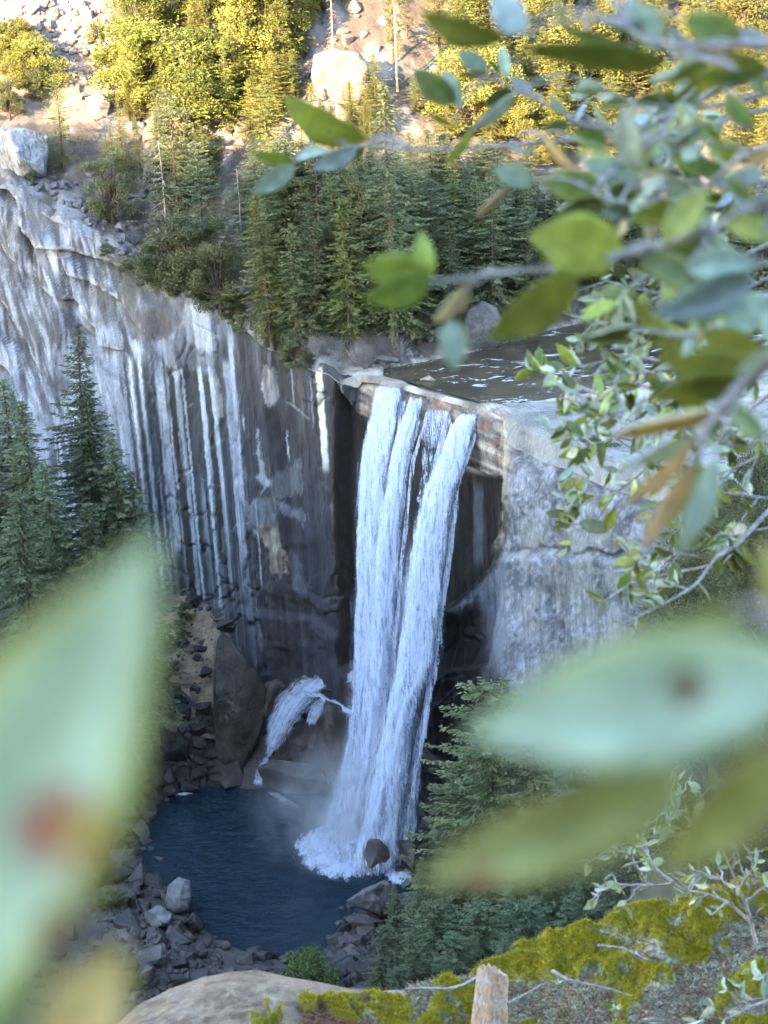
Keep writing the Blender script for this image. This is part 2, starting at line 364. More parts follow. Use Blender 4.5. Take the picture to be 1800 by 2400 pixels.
# named streaks (centre in q, half width, from, to, colour, strength)
for qc, hw, y0, y1, k, a in [(309, 4, 850, 1500, (0.03, 0.03, 0.035), .9), (332, 4, 850, 1500, (0.03, 0.03, 0.035), .9), (369, 4.5, 880, 1500, (0.05, 0.05, 0.05), .85), (411, 7.5, 862, 1480, (0.035, 0.027, 0.02), .97),
                             (495, 7.5, 880, 1330, (0.04, 0.028, 0.02), .97), (527, 8, 800, 1330, (0.06, 0.062, 0.07), .8), (568, 5, 820, 1100, (0.05, 0.05, 0.052), .8), (343, 3.5, 840, 1400, (0.6, 0.6, 0.6), .8), (320, 3, 840, 1400, (0.58, 0.58, 0.58), .75),
                             (388, 8, 850, 1300, (0.55, 0.56, 0.57), .75), (428, 5, 860, 1500, (0.5, 0.5, 0.51), .6), (439, 3, 860, 1500, (0.6, 0.6, 0.6), .7), (478, 3.5, 860, 1480, (0.62, 0.62, 0.62), .8), (508, 4, 880, 1400, (0.55, 0.55, 0.55), .6),
                             (545, 9, 850, 1180, (0.45, 0.46, 0.48), .75), (556, 4, 860, 1200, (0.5, 0.5, 0.52), .6), (583, 2, 1180, 1380, (0.5, 0.5, 0.5), .7), (757, 8, 866, 1106, (0.66, 0.62, 0.53), .97), (766, 3, 1180, 1390, (0.5, 0.46, 0.36), .7),
                             (707, 3, 845, 960, (0.17, 0.09, 0.03), .8), (693, 2, 860, 960, (0.35, 0.35, 0.36), .6), (735, 2, 880, 1010, (0.4, 0.4, 0.4), .5), (801, 4, 1000, 1060, (0.5, 0.42, 0.33), .6), (822, 2.5, 1020, 1260, (0.42, 0.42, 0.44), .7), (806, 4, 890, 1010, (0.5, 0.44, 0.36), .5), (572, 2, 980, 1010, (.6, .6, .6), .8), (671, 2, 1015, 1080, (.6, .6, .6), .8)]:
    w = 0.25*hw*vnoise(PY/33, qc, 0, 9)+1.2*vnoise(PY/9, qc, 0, 19)
    col = lerp(col, a*(1-sstep(hw*0.75, hw*1.15, np.abs(q-qc+w)))*sstep(y0-14, y0+8, PY)*(1-sstep(y1-30, y1+12, PY)), k)
# named patches
wx, wy = PX+6*fbm(PX/12, PY/16, 0, 4, 81), PY+12*fbm(PX/9, PY/24, 0, 4, 82)
for poly, k, a in [([(432, 715), (480, 710), (500, 760), (505, 822), (460, 815), (436, 790), (425, 760)], (0.46, 0.47, 0.49), .9), ([(385, 790), (470, 815), (503, 830), (500, 866), (400, 860)], (0.25, 0.255, 0.27), .85),
                   ([(270, 640), (400, 690), (425, 760), (400, 790), (330, 805), (298, 770), (285, 700)], (0.15, 0.135, 0.14), .9), ([(611, 900), (625, 862), (650, 868), (662, 930), (640, 952), (618, 940)], (0.40, 0.37, 0.34), .85),
                   ([(508, 880), (520, 940), (520, 975), (504, 985)], (0.55, 0.5, 0.42), .8), ([(597, 1000), (605, 1000), (612, 1060), (618, 1105), (634, 1135), (612, 1145), (605, 1110)], (0.55, 0.55, 0.54), .9),
                   ([(632, 1128), (650, 1105), (708, 1078), (714, 1155), (640, 1170)], (0.22, 0.215, 0.22), .9), ([(636, 1170), (660, 1178), (722, 1203), (724, 1222), (700, 1224), (660, 1200)], (0.27, 0.27, 0.29), .9),
                   ([(576, 1178), (635, 1162), (650, 1230), (672, 1330), (650, 1300), (604, 1258), (580, 1235)], (0.26, 0.27, 0.265), .85), ([(602, 1240), (630, 1228), (655, 1250), (670, 1300), (673, 1345), (655, 1358), (632, 1340), (628, 1295), (605, 1262)], (0.43, 0.36, 0.28), .92),
                   ([(672, 1290), (700, 1300), (720, 1390), (690, 1380)], (0.2, 0.2, 0.21), .6), ([(520, 1235), (538, 1235), (530, 1300), (518, 1298)], (0.4, 0.4, 0.4), .7)]:
    col = lerp(col, a*sstep(-4.0, 4.5, sdpoly(wx, wy, poly)+11*st2+4*hz+3*vnoise(PX/3, PY/4, 0, 85))*(0.55+0.45*(1-stk)), k)
# fine pale cracks
for pts, hw in [([(408, 975), (440, 955), (470, 935), (490, 925)], 1.6), ([(270, 998), (300, 1025)], 2), ([(672, 940), (700, 960), (735, 992)], 2.2), ([(355, 1150), (390, 1100), (405, 1080)], 1.4), ([(540, 1255), (555, 1222), (580, 1225), (610, 1262)], 1.6),
                ([(330, 895), (365, 900)], 1.5), ([(515, 1140), (560, 1160), (598, 1172), (635, 1128)], 1.8), ([(470, 1120), (500, 1135)], 1.2)]:
    col = lerp(col, 0.5*(1-sstep(hw*0.4, hw*1.7, dline(PX+2.5*fbm(PX/25, PY/25, 0, 2, 87), PY+2.5*fbm(PX/25, PY/25, 0, 2, 88), pts)))*sstep(-.25, .2, fbm(PX/14, PY/14, 0, 3, 89)), (0.42, 0.41, 0.39))
# alcove and lip
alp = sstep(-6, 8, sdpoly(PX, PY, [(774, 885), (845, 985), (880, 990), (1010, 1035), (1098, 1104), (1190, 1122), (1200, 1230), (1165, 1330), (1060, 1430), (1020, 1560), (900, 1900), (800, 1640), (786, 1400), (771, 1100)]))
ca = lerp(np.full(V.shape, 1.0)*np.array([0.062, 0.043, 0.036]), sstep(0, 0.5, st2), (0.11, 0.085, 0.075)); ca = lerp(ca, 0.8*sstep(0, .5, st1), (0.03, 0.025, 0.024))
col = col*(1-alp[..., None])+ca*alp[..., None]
ws = 1-sstep(8, 14, np.abs(PX-(1118+0.03*(PY-1150))+4*vnoise(PY/40, 1)))
col = lerp(col, 0.8*ws*sstep(1120, 1150, PY)*(1-sstep(1310, 1330, PY)), (0.26, 0.26, 0.28))
lipm = sstep(835, 850, PX)*(1-sstep(1190, 1215, PX-0.0*PY))*(1-alp)*(1-sstep(1110, 1130, PY))
ln = fbm(PX/60, (PY-0.45*PX)/9, 0, 4, 91)
cl = lerp(np.full(V.shape, 1.0)*np.array([0.33, 0.275, 0.22]), sstep(-.05, .35, ln), (0.15, 0.12, 0.105)); cl = lerp(cl, 0.8*sstep(0.1, 0.4, -ln), (0.5, 0.44, 0.37))
cl = lerp(cl, 0.7*sstep(0.15, 0.4, fbm(PX/30, PY/40, 0, 3, 93)), (0.3, 0.15, 0.09))
col = col*(1-lipm[..., None])+cl*lipm[..., None]
# wet wall, lower right of the fall
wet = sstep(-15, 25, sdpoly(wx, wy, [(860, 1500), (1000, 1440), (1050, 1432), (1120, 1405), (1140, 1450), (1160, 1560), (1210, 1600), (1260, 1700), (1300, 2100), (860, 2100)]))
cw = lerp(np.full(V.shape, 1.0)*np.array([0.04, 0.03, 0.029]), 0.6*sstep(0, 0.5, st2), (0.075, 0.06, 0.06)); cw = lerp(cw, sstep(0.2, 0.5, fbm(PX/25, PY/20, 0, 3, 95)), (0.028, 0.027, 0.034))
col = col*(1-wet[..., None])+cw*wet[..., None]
for pts, hw in [([(1050, 1432), (1085, 1425), (1130, 1402)], 4), ([(985, 1640), (1010, 1612), (1040, 1592), (1085, 1585)], 2.5), ([(985, 1655), (1050, 1645), (1110, 1590)], 3), ([(968, 1748), (1000, 1765), (1040, 1790), (1075, 1830)], 6)]:
    col = lerp(col, 0.42*(1-sstep(hw*0.3, hw*2.2, dline(PX+3*fbm(PX/20, PY/20, 0, 2, 96), PY, pts)))*sstep(-.3, .2, fbm(PX/18, PY/18, 0, 3, 97)), (0.30, 0.26, 0.23))
# buttress: mottled grey with dark lichen and a pale tan rim
bm = sstep(1168, 1190, PX+5*hz)*(1-wet)*(1-alp)*(1-lipm)
lich = .55*fbm(PX/34, PY/40, 0, 3, 101, 0.6)+.75*fbm(PX/8, PY/9, 0, 4, 103, 0.65)
cb = lerp(np.full(V.shape, 1.0)*np.array([0.25, 0.247, 0.252]), 0.9*sstep(-0.05, 0.3, lich), (0.115, 0.118, 0.122)); cb = lerp(cb, 0.8*sstep(0.1, 0.35, -lich), (0.36, 0.36, 0.365))
cb = lerp(cb, 0.6*sstep(1180, 1280, PY)*sstep(-.1, .35, fbm(PX/30, PY/45, 0, 3, 105)), (0.33, 0.30, 0.265))
cb = lerp(cb, 0.5*sstep(1330, 1400, PY)*sstep(-.05, .35, st2), (0.13, 0.125, 0.13))
col = col*(1-bm[..., None])+cb*bm[..., None]
col = lerp(col, 0.6*sstep(-.35, .25, fbm(PX/12, PY/22, 0, 3, 107))*(1-sstep(3, 15, np.abs(PX+9*fbm(PX/20, PY/30, 0, 3, 108)-np.interp(PY, [985, 1010, 1100, 1250, 1300], [1175, 1195, 1180, 1185, 1150]))))*sstep(985, 1005, PY)*(1-sstep(1270, 1310, PY)), (0.46, 0.40, 0.31))
col = lerp(col, 0.55*sstep(-.3, .2, vnoise(PX/25, 8))*(1-sstep(1.5, 5, np.abs(PY-(1290+0.04*(PX-1200)+14*fbm(PX/40, 3, 0, 3, 109)))))*bm*sstep(1200, 1230, PX), (0.05, 0.055, 0.035))
col = lerp(col, 0.7*sstep(0.2, 0.45, fbm(SS/5, Z/9, 0, 3, 111))*np.exp(-Hh/9)*(PX < 560), (0.09, 0.085, 0.03))     # moss near the brow
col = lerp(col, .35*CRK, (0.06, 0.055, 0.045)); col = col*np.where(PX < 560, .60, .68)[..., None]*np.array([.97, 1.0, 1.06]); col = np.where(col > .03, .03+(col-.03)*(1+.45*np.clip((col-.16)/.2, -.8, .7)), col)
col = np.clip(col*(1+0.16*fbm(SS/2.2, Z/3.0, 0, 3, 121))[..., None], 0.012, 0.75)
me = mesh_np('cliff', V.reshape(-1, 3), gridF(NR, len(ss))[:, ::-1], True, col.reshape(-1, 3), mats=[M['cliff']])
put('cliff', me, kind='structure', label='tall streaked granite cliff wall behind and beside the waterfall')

# ================================================================== TERRAIN ABOVE THE CLIFF
def bankline(pts, z):
    P = np.array([atZ(a, b, z) for a, b in pts]); o = np.argsort(P[:, 0]); return P[o, 0], P[o, 1]
fbx, fby = bankline([(800, 866), (850, 858), (930, 850), (1000, 838), (1100, 818), (1200, 790), (1290, 765), (1400, 740), (1600, 700)], 90.9)
nbx, nby = bankline([(905, 880), (940, 888), (1000, 910), (1100, 935), (1180, 948), (1300, 940), (1450, 915), (1600, 885), (1800, 860)], 90.9)
def top_z(x, y, detail=True):
    yb, zb = brow(x)
    far = np.interp(x, fbx, fby, left=0, right=fby[-1]+2)
    k = sstep(-22, -8, x)                                    # 0: left benches, 1: river side
    fl = np.where(x < fbx[0], yb+5, far); ff = (yb+7)*(1-k)+np.maximum(fl, yb+3)*k
    d = y-ff
    z0 = np.maximum(zb, 90.9*k+zb*(1-k))
    sl = 0.60-0.05*k
    z = z0 + np.where(d < 0, 0.22*(1-k)*(y-yb), 0.22*(1-k)*(ff-yb)+0.32*np.clip(d, 0, 8)+sl*np.clip(d-8, 0, None))
    near = np.interp(x, nbx, nby, left=1e4, right=nby[-1])
    inr = sstep(0, 1.6, y-near)*sstep(0, 1.6, far-y)*(x > fbx[0]-1)*(x < 150)
    z = z-1.3*inr
    # granite sheet of the buttress top and the sloping apron at the lip
    ap = (1-inr)*sstep(-6, 0, x)*(y < far-1)
    z = z+ap*(-0.35+0.35*sstep(0, 7, y-yb)+0.5*sstep(20, 30, x)*sstep(-9, -2, y-near))
    if detail:
        m = sstep(2, 14, d)
        z = z+m*(2.2*fbm(x/26, y/26, 0, 3, 201)+0.7*fbm(x/6, y/6, 0, 3, 205)) + (1-inr)*0.25*fbm(x/3, y/3, 0, 3, 207)*sstep(0.5, 3, y-yb)
        z = z+(1-k)*(1-m)*0.6*fbm(x/5, y/5, 0, 3, 209)*sstep(0.5, 3, y-yb)
    return z
gx = np.concatenate([np.arange(-240, -110, 4), np.arange(-110, 70, 0.8), np.arange(70, 240, 4)])
gr = np.concatenate([np.arange(0, 12, 0.6), np.arange(12, 130, 1.0), np.arange(130, 520, 9.0)])
GX, GR = np.meshgrid(gx, gr); yb, zb = brow(GX); GY = yb+GR
GZ = top_z(GX, GY)
GZ[0] = zb[0]-0.15
_dr = np.where((GX > -3) & (GX < 17.5), .25, np.where(GX < 0, 1.3, 1.3+2.4*sstep(19, 25, GX))); GZ = GZ-_dr*(1-sstep(0, 5.0, GR))**2
HV = np.stack([GX, GY, GZ], -1); hpx, hpy = proj(HV)
sl = np.clip(1-GR/14, 0, 1)
hc = np.empty(HV.shape); hc[:] = (0.12, 0.092, 0.072)
hc = lerp(hc, sstep(-0.1, 0.3, fbm(GX/5, GY/7, 0, 4, 221)), (0.27, 0.235, 0.21))
hc = lerp(hc, 0.8*sstep(0.1, 0.4, fbm(GX/2.3, GY/2.3, 0, 3, 225)), (0.07, 0.055, 0.045))
hc = lerp(hc, 0.75*(hpx < 260)*(hpy < 290), (0.24, 0.195, 0.17))
far = np.interp(GX, fbx, fby, left=0, right=fby[-1]+2)
apr = sstep(-9, -4, GX)*sstep(1.5, -0.5, GY-far) if False else (GX > -7)*(GY < far)
rk = fbm(GX/3.5, (GY+0.4*GX)/1.2, 0, 4, 231)
cr = lerp(np.full(HV.shape, 1.0)*np.array([0.33, 0.28, 0.225]), sstep(0, 0.35, rk), (0.19, 0.155, 0.125)); cr = lerp(cr, sstep(0.1, .4, -rk), (0.45, 0.41, 0.36))
_sl = (hpx > 1190)*(hpy > 940)*1.0; cr = lerp(cr, 0.9*_sl, (0.25, 0.235, 0.22)); cr = lerp(cr, .6*_sl*sstep(.0, .3, fbm(GX/3.2, GY/2.0, 0, 4, 233)), (0.15, 0.14, 0.13)); cr = lerp(cr, .7*_sl*(1-sstep(.01, .05, np.abs(fbm(GX/7, GY/5, 0, 3, 235)))), (0.09, 0.08, 0.07))
hc = np.where(apr[..., None], cr, hc)
bench = (GX < -10)*(GR < 9)
hc = np.where(bench[..., None], lerp(hc, 0.65*sstep(-0.2, 0.25, fbm(GX/4, GY/3, 0, 4, 241)), (0.36, 0.36, 0.37)), hc)
me = mesh_np('hillside', HV.reshape(-1, 3), gridF(len(gr), len(gx)), True, np.clip(hc, .02, .7).reshape(-1, 3), mats=[M['hill']])
put('hillside', me, kind='structure', label='wooded granite hillside rising above the cliff and river')
_hy = np.arange(398, 640, 0.8)
def on_hill_many(q):
    """where the view rays through pixels meet the hillside"""
    q = np.asarray(q, float); d = ray(q[:, 0], q[:, 1]); P = CAM+d[:, None, :]*(_hy[None]/d[:, 1:2])[..., None]
    yb, _ = brow(P[..., 0]); g = (P[..., 2] <= top_z(P[..., 0], P[..., 1])) & (P[..., 1] > yb+0.2)
    i = np.where(g.any(1), g.argmax(1), len(_hy)-1); return P[np.arange(len(q)), i]
def on_hill(px, py): return on_hill_many([(px, py)])[0]
# ---- river above the lip
M['river'] = None
k = NT('river_water'); c = k.coord('Object')
wn = k.noise(k.scaled(c, (0.6, 1.6, 1)), 0.9, 4, 0.6, 0.6); wf = k.noise(k.scaled(c, (0.5, 1.1, 1)), 0.35, 5, 0.68, 0.8)
foam = k.mapr(wf, 0.58, 0.68, 0, 1)
cc = k.mix(foam, k.ramp(k.noise(c, 0.12, 3), [(0.35, (0.04, 0.033, 0.022)), (0.7, (0.09, 0.066, 0.036))]), (0.7, 0.74, 0.78))
k.P(Base_Color=cc, Roughness=k.mapr(foam, 0, 1, 0.12, 0.7), Normal=k.bump(k.math('ADD', wn, foam), 0.45, 0.25)); M['river'] = k.m
xs = np.arange(-3, 150, 1.0); n0 = np.interp(xs, nbx, nby, left=nby[0]-1)-1.2; n1 = np.interp(xs, fbx, fby)+1.2
n0 = np.maximum(n0, brow(xs)[0]+3.0)
rv = np.stack([np.stack([xs, n0+(n1-n0)*t, np.full(xs.shape, RIVZ-0.10)+0.03*np.sin(xs*3+t*20)], 1) for t in np.linspace(0, 1, 24)])
put('river', mesh_np('river', rv.reshape(-1, 3), gridF(24, len(xs)), True, mats=[M['river']]), kind='structure', label='shallow brown river gliding towards the lip of the fall')

# ================================================================== VALLEY BELOW
POOL = [(345, 1900), (350, 1960), (380, 2050), (430, 2120), (480, 2180), (540, 2215), (640, 2245), (740, 2255), (790, 2200), (850, 2110), (910, 2090), (985, 2085), (1000, 2010), (960, 1950), (900, 1920), (800, 1820), (740, 1800), (680, 1812), (600, 1822), (500, 1832), (440, 1845), (385, 1858)]
PW = np.array([atZ(a, b, 0.0) for a, b in POOL])[:, :2]
cen = PW.mean(0); ctl = [(p[0], p[1], 0.0) for p in PW]
ctl += [(*(cen+(p-cen)*0.8), -2.0) for p in PW] + [(*cen, -4.5)]
def cp(px, py, Y): p = atY(px, py, Y); return tuple(p)
ctl += [cp(430, 1390, 460), cp(500, 1440, 452), cp(600, 1480, 446), cp(700, 1510, 434), cp(780, 1540, 428), cp(520, 1600, 440), cp(420, 1600, 442), cp(640, 1600, 438), cp(740, 1600, 428), cp(440, 1720, 432), cp(600, 1740, 430), cp(340, 1500, 448),
        cp(300, 1800, 424), cp(350, 1750, 428), (-58, 408, 0.6), (-62, 418, 6), (-58, 440, 21), (-75, 440, 25), (-75, 415, 10), (-100, 440, 36), (-140, 450, 55), (-100, 405, 10), (-140, 400, 25), (-62, 395, -0.5), (-90, 385, -3), (-130, 375, -5), (-55, 375, 4), (-80, 360, 10),
        (-120, 340, 25), (2, 425, 6), (12, 415, 8), (20, 400, 8), (28, 385, 10), (45, 370, 16), (70, 355, 26), (110, 340, 44), (160, 320, 60), (12, 375, 3), (22, 365, 5), (-38, 338, 4), (-20, 335, 4), (0, 334, 4), (14, 345, 5), (30, 345, 9), (45, 335, 15), (0, 300, 14), (-40, 300, 14), (40, 300, 24),
        (80, 300, 42), (-90, 300, 30), (0, 240, 36), (60, 240, 60), (-60, 240, 45), (0, 150, 82), (-60, 150, 90), (60, 150, 105), (120, 200, 100), (-120, 200, 85), (140, 120, 150), (-140, 120, 120)]
ctl = np.array(ctl)
def tps_fit(c, lam=0.6):
    n = len(c); d = np.hypot(c[:, None, 0]-c[None, :, 0], c[:, None, 1]-c[None, :, 1])/50
    K = np.where(d > 0, d*d*np.log(d+1e-12), 0)+lam*1e-2*np.eye(n); A = np.zeros((n+3, n+3)); Pm = np.c_[np.ones(n), c[:, :2]/50]
    A[:n, :n] = K; A[:n, n:] = Pm; A[n:, :n] = Pm.T
    return np.linalg.solve(A, np.r_[c[:, 2], 0, 0, 0])
_w = tps_fit(ctl)
def val_z(x, y, detail=True):
    x, y = np.broadcast_arrays(np.asarray(x, float), np.asarray(y, float)); sh = x.shape; xf, yf = x.ravel(), y.ravel(); out = np.zeros(len(xf))
    for i in range(0, len(xf), 20000):
        a, b = xf[i:i+20000], yf[i:i+20000]
        d = np.hypot(a[:, None]-ctl[None, :, 0], b[:, None]-ctl[None, :, 1])/50
        out[i:i+20000] = np.where(d > 0, d*d*np.log(d+1e-12), 0)@_w[:-3]+_w[-3]+a/50*_w[-2]+b/50*_w[-1]
    z = out.reshape(sh)
    # the steep slope under the viewpoint
    near = 221.6-1.1*np.clip(y-4, 0, 40)-0.75*np.clip(y-44, 0, None)+0.35*np.clip(x, 0, 60)*sstep(10, 60, y)
    near = near+(33+4*fbm(x/7, y/7, 0, 3, 305))*sstep(6.3, 10.8, x)*sstep(36, 56, y)*(1-sstep(78, 112, y))
    kk = 1-sstep(95, 160, y); z = z*(1-kk)+near*kk
    if detail:
        a = sstep(0.3, 3, np.abs(z)+1.0*(z < 0)*0)
        z = z+a*(1.0*fbm(x/9, y/9, 0, 3, 301)+0.5*fbm(x/2.5, y/2.5, 0, 3, 303))*sstep(20, 80, y)
    return z
vx = np.concatenate([np.arange(-240, -80, 6), np.arange(-80, 55, 0.9), np.arange(55, 240, 5)])
vy = np.concatenate([np.arange(-9, 34, 3.0), np.arange(34, 116, 1.3), np.arange(116, 320, 5), np.arange(320, 490, 0.9), np.arange(490, 560, 8)])
VX, VY = np.meshgrid(vx, vy); VZ = val_z(VX, VY)
yb, _ = brow(VX); VZ = np.where(VY > yb+4, np.minimum(VZ, 20-0*VZ), VZ)
VV = np.stack([VX, VY, VZ], -1)
vpx, vpy = proj(VV)
vc = np.empty(VV.shape); vc[:] = (0.075, 0.062, 0.055)
vc = lerp(vc, 0.8*sstep(-.1, .3, fbm(VX/3, VY/3, 0, 4, 311)), (0.045, 0.038, 0.035))
tan = sstep(-25, 25, sdpoly(vpx+14*fbm(VX/4, VY/4, 0, 3, 317), vpy, [(440, 1380), (500, 1430), (560, 1450), (640, 1450), (700, 1500), (660, 1560), (560, 1580), (520, 1640), (510, 1700), (400, 1720), (330, 1760), (250, 1700), (330, 1450)]))
tn = fbm(VX/1.3, VY/1.3, 0, 4, 315)
ct = lerp(np.full(VV.shape, 1.0)*np.array([0.30, 0.20, 0.125]), sstep(0, .35, tn), (0.16, 0.11, 0.07)); ct = lerp(ct, 0.7*sstep(.05, .4, -tn), (0.38, 0.29, 0.19))
vc = vc*(1-tan[..., None])+ct*tan[..., None]
grn = (VY < 345)*1.0; vc = lerp(vc, 0.7*grn, (0.045, 0.05, 0.025))
me = mesh_np('valley_ground', VV.reshape(-1, 3), gridF(len(vy), len(vx)), True, np.clip(vc, .01, .7).reshape(-1, 3), mats=[M['hill']])
put('ground', me, kind='structure', label='tan talus slope and valley floor round the pool')
# ---- pool
k = NT('pool_water'); c = k.coord('Object')
w1 = k.noise(k.scaled(c, (0.55, 1.0, 1)), 0.62, 4, 0.62, 0.5); w2 = k.noise(k.scaled(c, (0.8, 1.5, 1)), 2.3, 3, 0.6, 0.3)
nrm = k.bump(k.math('ADD', w1, k.math('MULTIPLY', w2, 0.22)), 1.0, 1.8)
dif = k.n('BsdfDiffuse'); k.set(dif.inputs[0], (0.006, 0.022, 0.038, 1)); k.set(dif.inputs['Normal'], nrm); tr = k.n('BsdfTransparent'); k.set(tr.inputs[0], (0.35, 0.6, 0.75, 1))
mx = k.n('MixShader'); k.set(mx.inputs[0], 0.72); k.L(tr.outputs[0], mx.inputs[1]); k.L(dif.outputs[0], mx.inputs[2])
gl = k.n('BsdfGlossy'); k.set(gl.inputs['Roughness'], 0.06); k.set(gl.inputs['Normal'], nrm); k.set(gl.inputs[0], (0.75, 0.88, 1, 1))
fr = k.n('Fresnel'); k.set(fr.inputs[0], 1.33); k.set(fr.inputs['Normal'], nrm)
m2 = k.n('MixShader'); k.L(fr.outputs[0], m2.inputs[0]); k.L(mx.outputs[0], m2.inputs[1]); k.L(gl.outputs[0], m2.inputs[2]); k.L(m2.outputs[0], k.out.inputs[0])
M['pool'] = k.m
gx2, gy2 = np.meshgrid(np.arange(-110, 32, 1.5), np.arange(335, 445, 1.5))
put('pool', mesh_np('pool', np.stack([gx2, gy2, 0*gx2], -1).reshape(-1, 3), gridF(*gx2.shape), True, mats=[M['pool']]), kind='structure', label='dark blue plunge pool rippling below the waterfall')

# ---- the ridge behind the viewpoint, whose shadow fills the gorge
tgt = [(-300, 260), (0, 265), (250, 330), (500, 395), (750, 400), (900, 400), (1100, 415), (1300, 440), (1500, 480), (1800, 520)]
TP = np.array([on_hill(a, b) for a, b in tgt]); CR = []
for p in TP:
    t = (-260-p[1])/SUN_DIR[1]; CR.append(p+SUN_DIR*t)
CR = np.array(CR); o = np.argsort(CR[:, 0]); CR = CR[o]
print('crest', np.round(CR, 0).tolist())
rx = np.arange(-1500, 900, 10.0); cz_ = np.interp(rx, CR[:, 0], CR[:, 2]); cz_ = cz_+5*fbm(rx/60, 0, 0, 4, 401)
ry = np.concatenate([np.linspace(0, 1, 26), np.linspace(1.03, 2.2, 12)])
rows = []
for t in ry:
    if t <= 1: yy = -6-254*t; zz = 223+(cz_-223)*t**0.9; am = 10*math.sin(math.pi*t)
    else: yy = -260-500*(t-1); zz = cz_-300*(t-1); am = 6
    rows.append(np.stack([rx, np.full(rx.shape, yy), zz+am*fbm(rx/40, yy/40, 0, 3, 405)*(abs(t-1) > 0.02)], 1))
M['ridge'] = mat_boulder('ridge_ground', (0.05, 0.06, 0.03), (0.1, 0.1, 0.06), (0.2, 0.19, 0.17), 0.05, 0.95)
put('ridge', mesh_np('ridge', np.concatenate(rows), gridF(len(ry), len(rx)), True, mats=[M['ridge']]), kind='structure', label='steep valley side rising behind the viewpoint')

# ================================================================== WATERFALL
def mat_fall(name, thr, wid, colr=(0.60, 0.67, 0.78)):
    k = NT(name); uv = k.n('UVMap').outputs[0]; e = k.attr('edge', 'Fac')
    n1 = k.noise(k.scaled(uv, (1.1, 0.07, 1)), 1.0, 4, 0.6, 0.5)
    n2 = k.noise(k.scaled(uv, (3.6, 0.42, 1)), 1.0, 5, 0.65, 0.8)
    n3 = k.noise(k.scaled(uv, (5.5, 2.4, 1)), 1.0, 3, 0.7, 0.4)
    s = k.math('ADD', k.math('ADD', k.math('MULTIPLY', n1, 0.75), k.math('MULTIPLY', n2, 0.75)), k.math('MULTIPLY', n3, 0.42))
    a = k.mapr(k.math('ADD', s, e), thr, thr+wid, 0, 1)
    cc = k.mix(k.mapr(n2, 0.35, 0.65, 0, 1), (colr[0]*0.72, colr[1]*0.76, colr[2]*0.85), colr)
    d = k.n('BsdfDiffuse'); k.set(d.inputs[0], cc); k.set(d.inputs['Normal'], k.bump(k.math('ADD', n2, n3), 0.7, 0.4))
    t = k.n('BsdfTranslucent'); k.set(t.inputs[0], cc); m1 = k.n('MixShader'); k.set(m1.inputs[0], 0.3); k.L(d.outputs[0], m1.inputs[1]); k.L(t.outputs[0], m1.inputs[2])
    tr = k.n('BsdfTransparent'); m2 = k.n('MixShader'); k.L(a, m2.inputs[0]); k.L(tr.outputs[0], m2.inputs[1]); k.L(m1.outputs[0], m2.inputs[2]); k.L(m2.outputs[0], k.out.inputs[0])
    return k.m
M['fall'] = mat_fall('falling_water', 0.75, 0.26); M['veil'] = mat_fall('thin_water_veil', 0.92, 0.3); M['fallmist'] = mat_fall('fall_spray_veil', 0.45, 0.95)
def fall_point(px, py, ul, back=0.0):
    d = ray(px, py); z = np.full(np.shape(px), 60.0)
    for _ in range(14):
        Yv = 420.3-17.2*ul-0.79*18.5*np.sqrt(np.clip((89.9-z)/89.9, 0, 1))+back
        z = 0.5*z+0.5*(CAM[2]+d[..., 2]/d[..., 1]*Yv)
    return CAM+d*(Yv/d[..., 1])[..., None], z
fall = empty('waterfall', atZ(860, 1995, 0), kind='structure', label='tall white waterfall plunging from the cliff lip into the pool')
def sheet(name, Lp, Rp, mat, back=0.0, y0=None, y1=None, nu=36, bulge=1.0, seed=0, ef=0.46, dens=0.06, tf=0.02, grow=7):
    Lp, Rp = np.array(Lp, float), np.array(Rp, float)
    y0 = y0 or min(Lp[0, 1], Rp[0, 1]); y1 = y1 or max(Lp[-1, 1], Rp[-1, 1]); nv = int((y1-y0)/7)
    v = np.linspace(0, 1, nv)[:, None]; u = np.linspace(0, 1, nu)[None, :]
    yl = Lp[0, 1]+(min(y1, Lp[-1, 1])-Lp[0, 1])*v; yr = Rp[0, 1]+(min(y1, Rp[-1, 1])-Rp[0, 1])*v
    pxl = np.interp(yl, Lp[:, 1], Lp[:, 0])-grow; pxr = np.interp(yr, Rp[:, 1], Rp[:, 0])+grow
    py = yl+(yr-yl)*u+0*v; px = pxl+(pxr-pxl)*u
    px = px+(3.5*fbm(u*5, v*26, seed, 3, 500+seed)+9*fbm(u*3, v*8, seed, 3, 520+seed)*(.25+.75*v))
    ul = (px[0:1]-880)/245+0*v; ul = np.clip(ul, 0, 1)
    Q, z = fall_point(px, py, ul, back)
    rnd = bulge*(0.5+1.8*v)*(1-(2*u-1)**2)+1.1*v*fbm(u*6, v*14, seed, 3, 540+seed)
    Q = Q+(-rnd)[..., None]*np.array([0.6, 0.79, 0])
    wm = (px-px.mean())*0.083; fm = np.cumsum(np.r_[np.zeros((1, nu)), np.linalg.norm(np.diff(Q, axis=0), axis=2)], 0)
    edge = ef*(sstep(0, 0.26, u)*sstep(0, 0.26, 1-u)-1)-0.25*sstep(0.97, 1, v)-0.7*(1-sstep(0, tf, v))+dens+0*v
    return put(name, mesh_np(name, Q.reshape(-1, 3), gridF(nv, nu), True, uv=np.stack([wm+seed*13.7, fm+seed*7.1], -1).reshape(-1, 2), attrs={'edge': edge.ravel()}, mats=[mat]))
A_L = [(882, 888), (867, 970), (846, 1061), (839, 1151), (836, 1300), (833, 1500), (830, 1620), (812, 1750), (785, 1860), (742, 1990), (732, 2032)]; A_R = [(952, 893), (936, 970), (917, 1061), (908, 1151), (905, 1300), (908, 1500), (905, 1700), (890, 1850), (870, 2015), (866, 2050)]
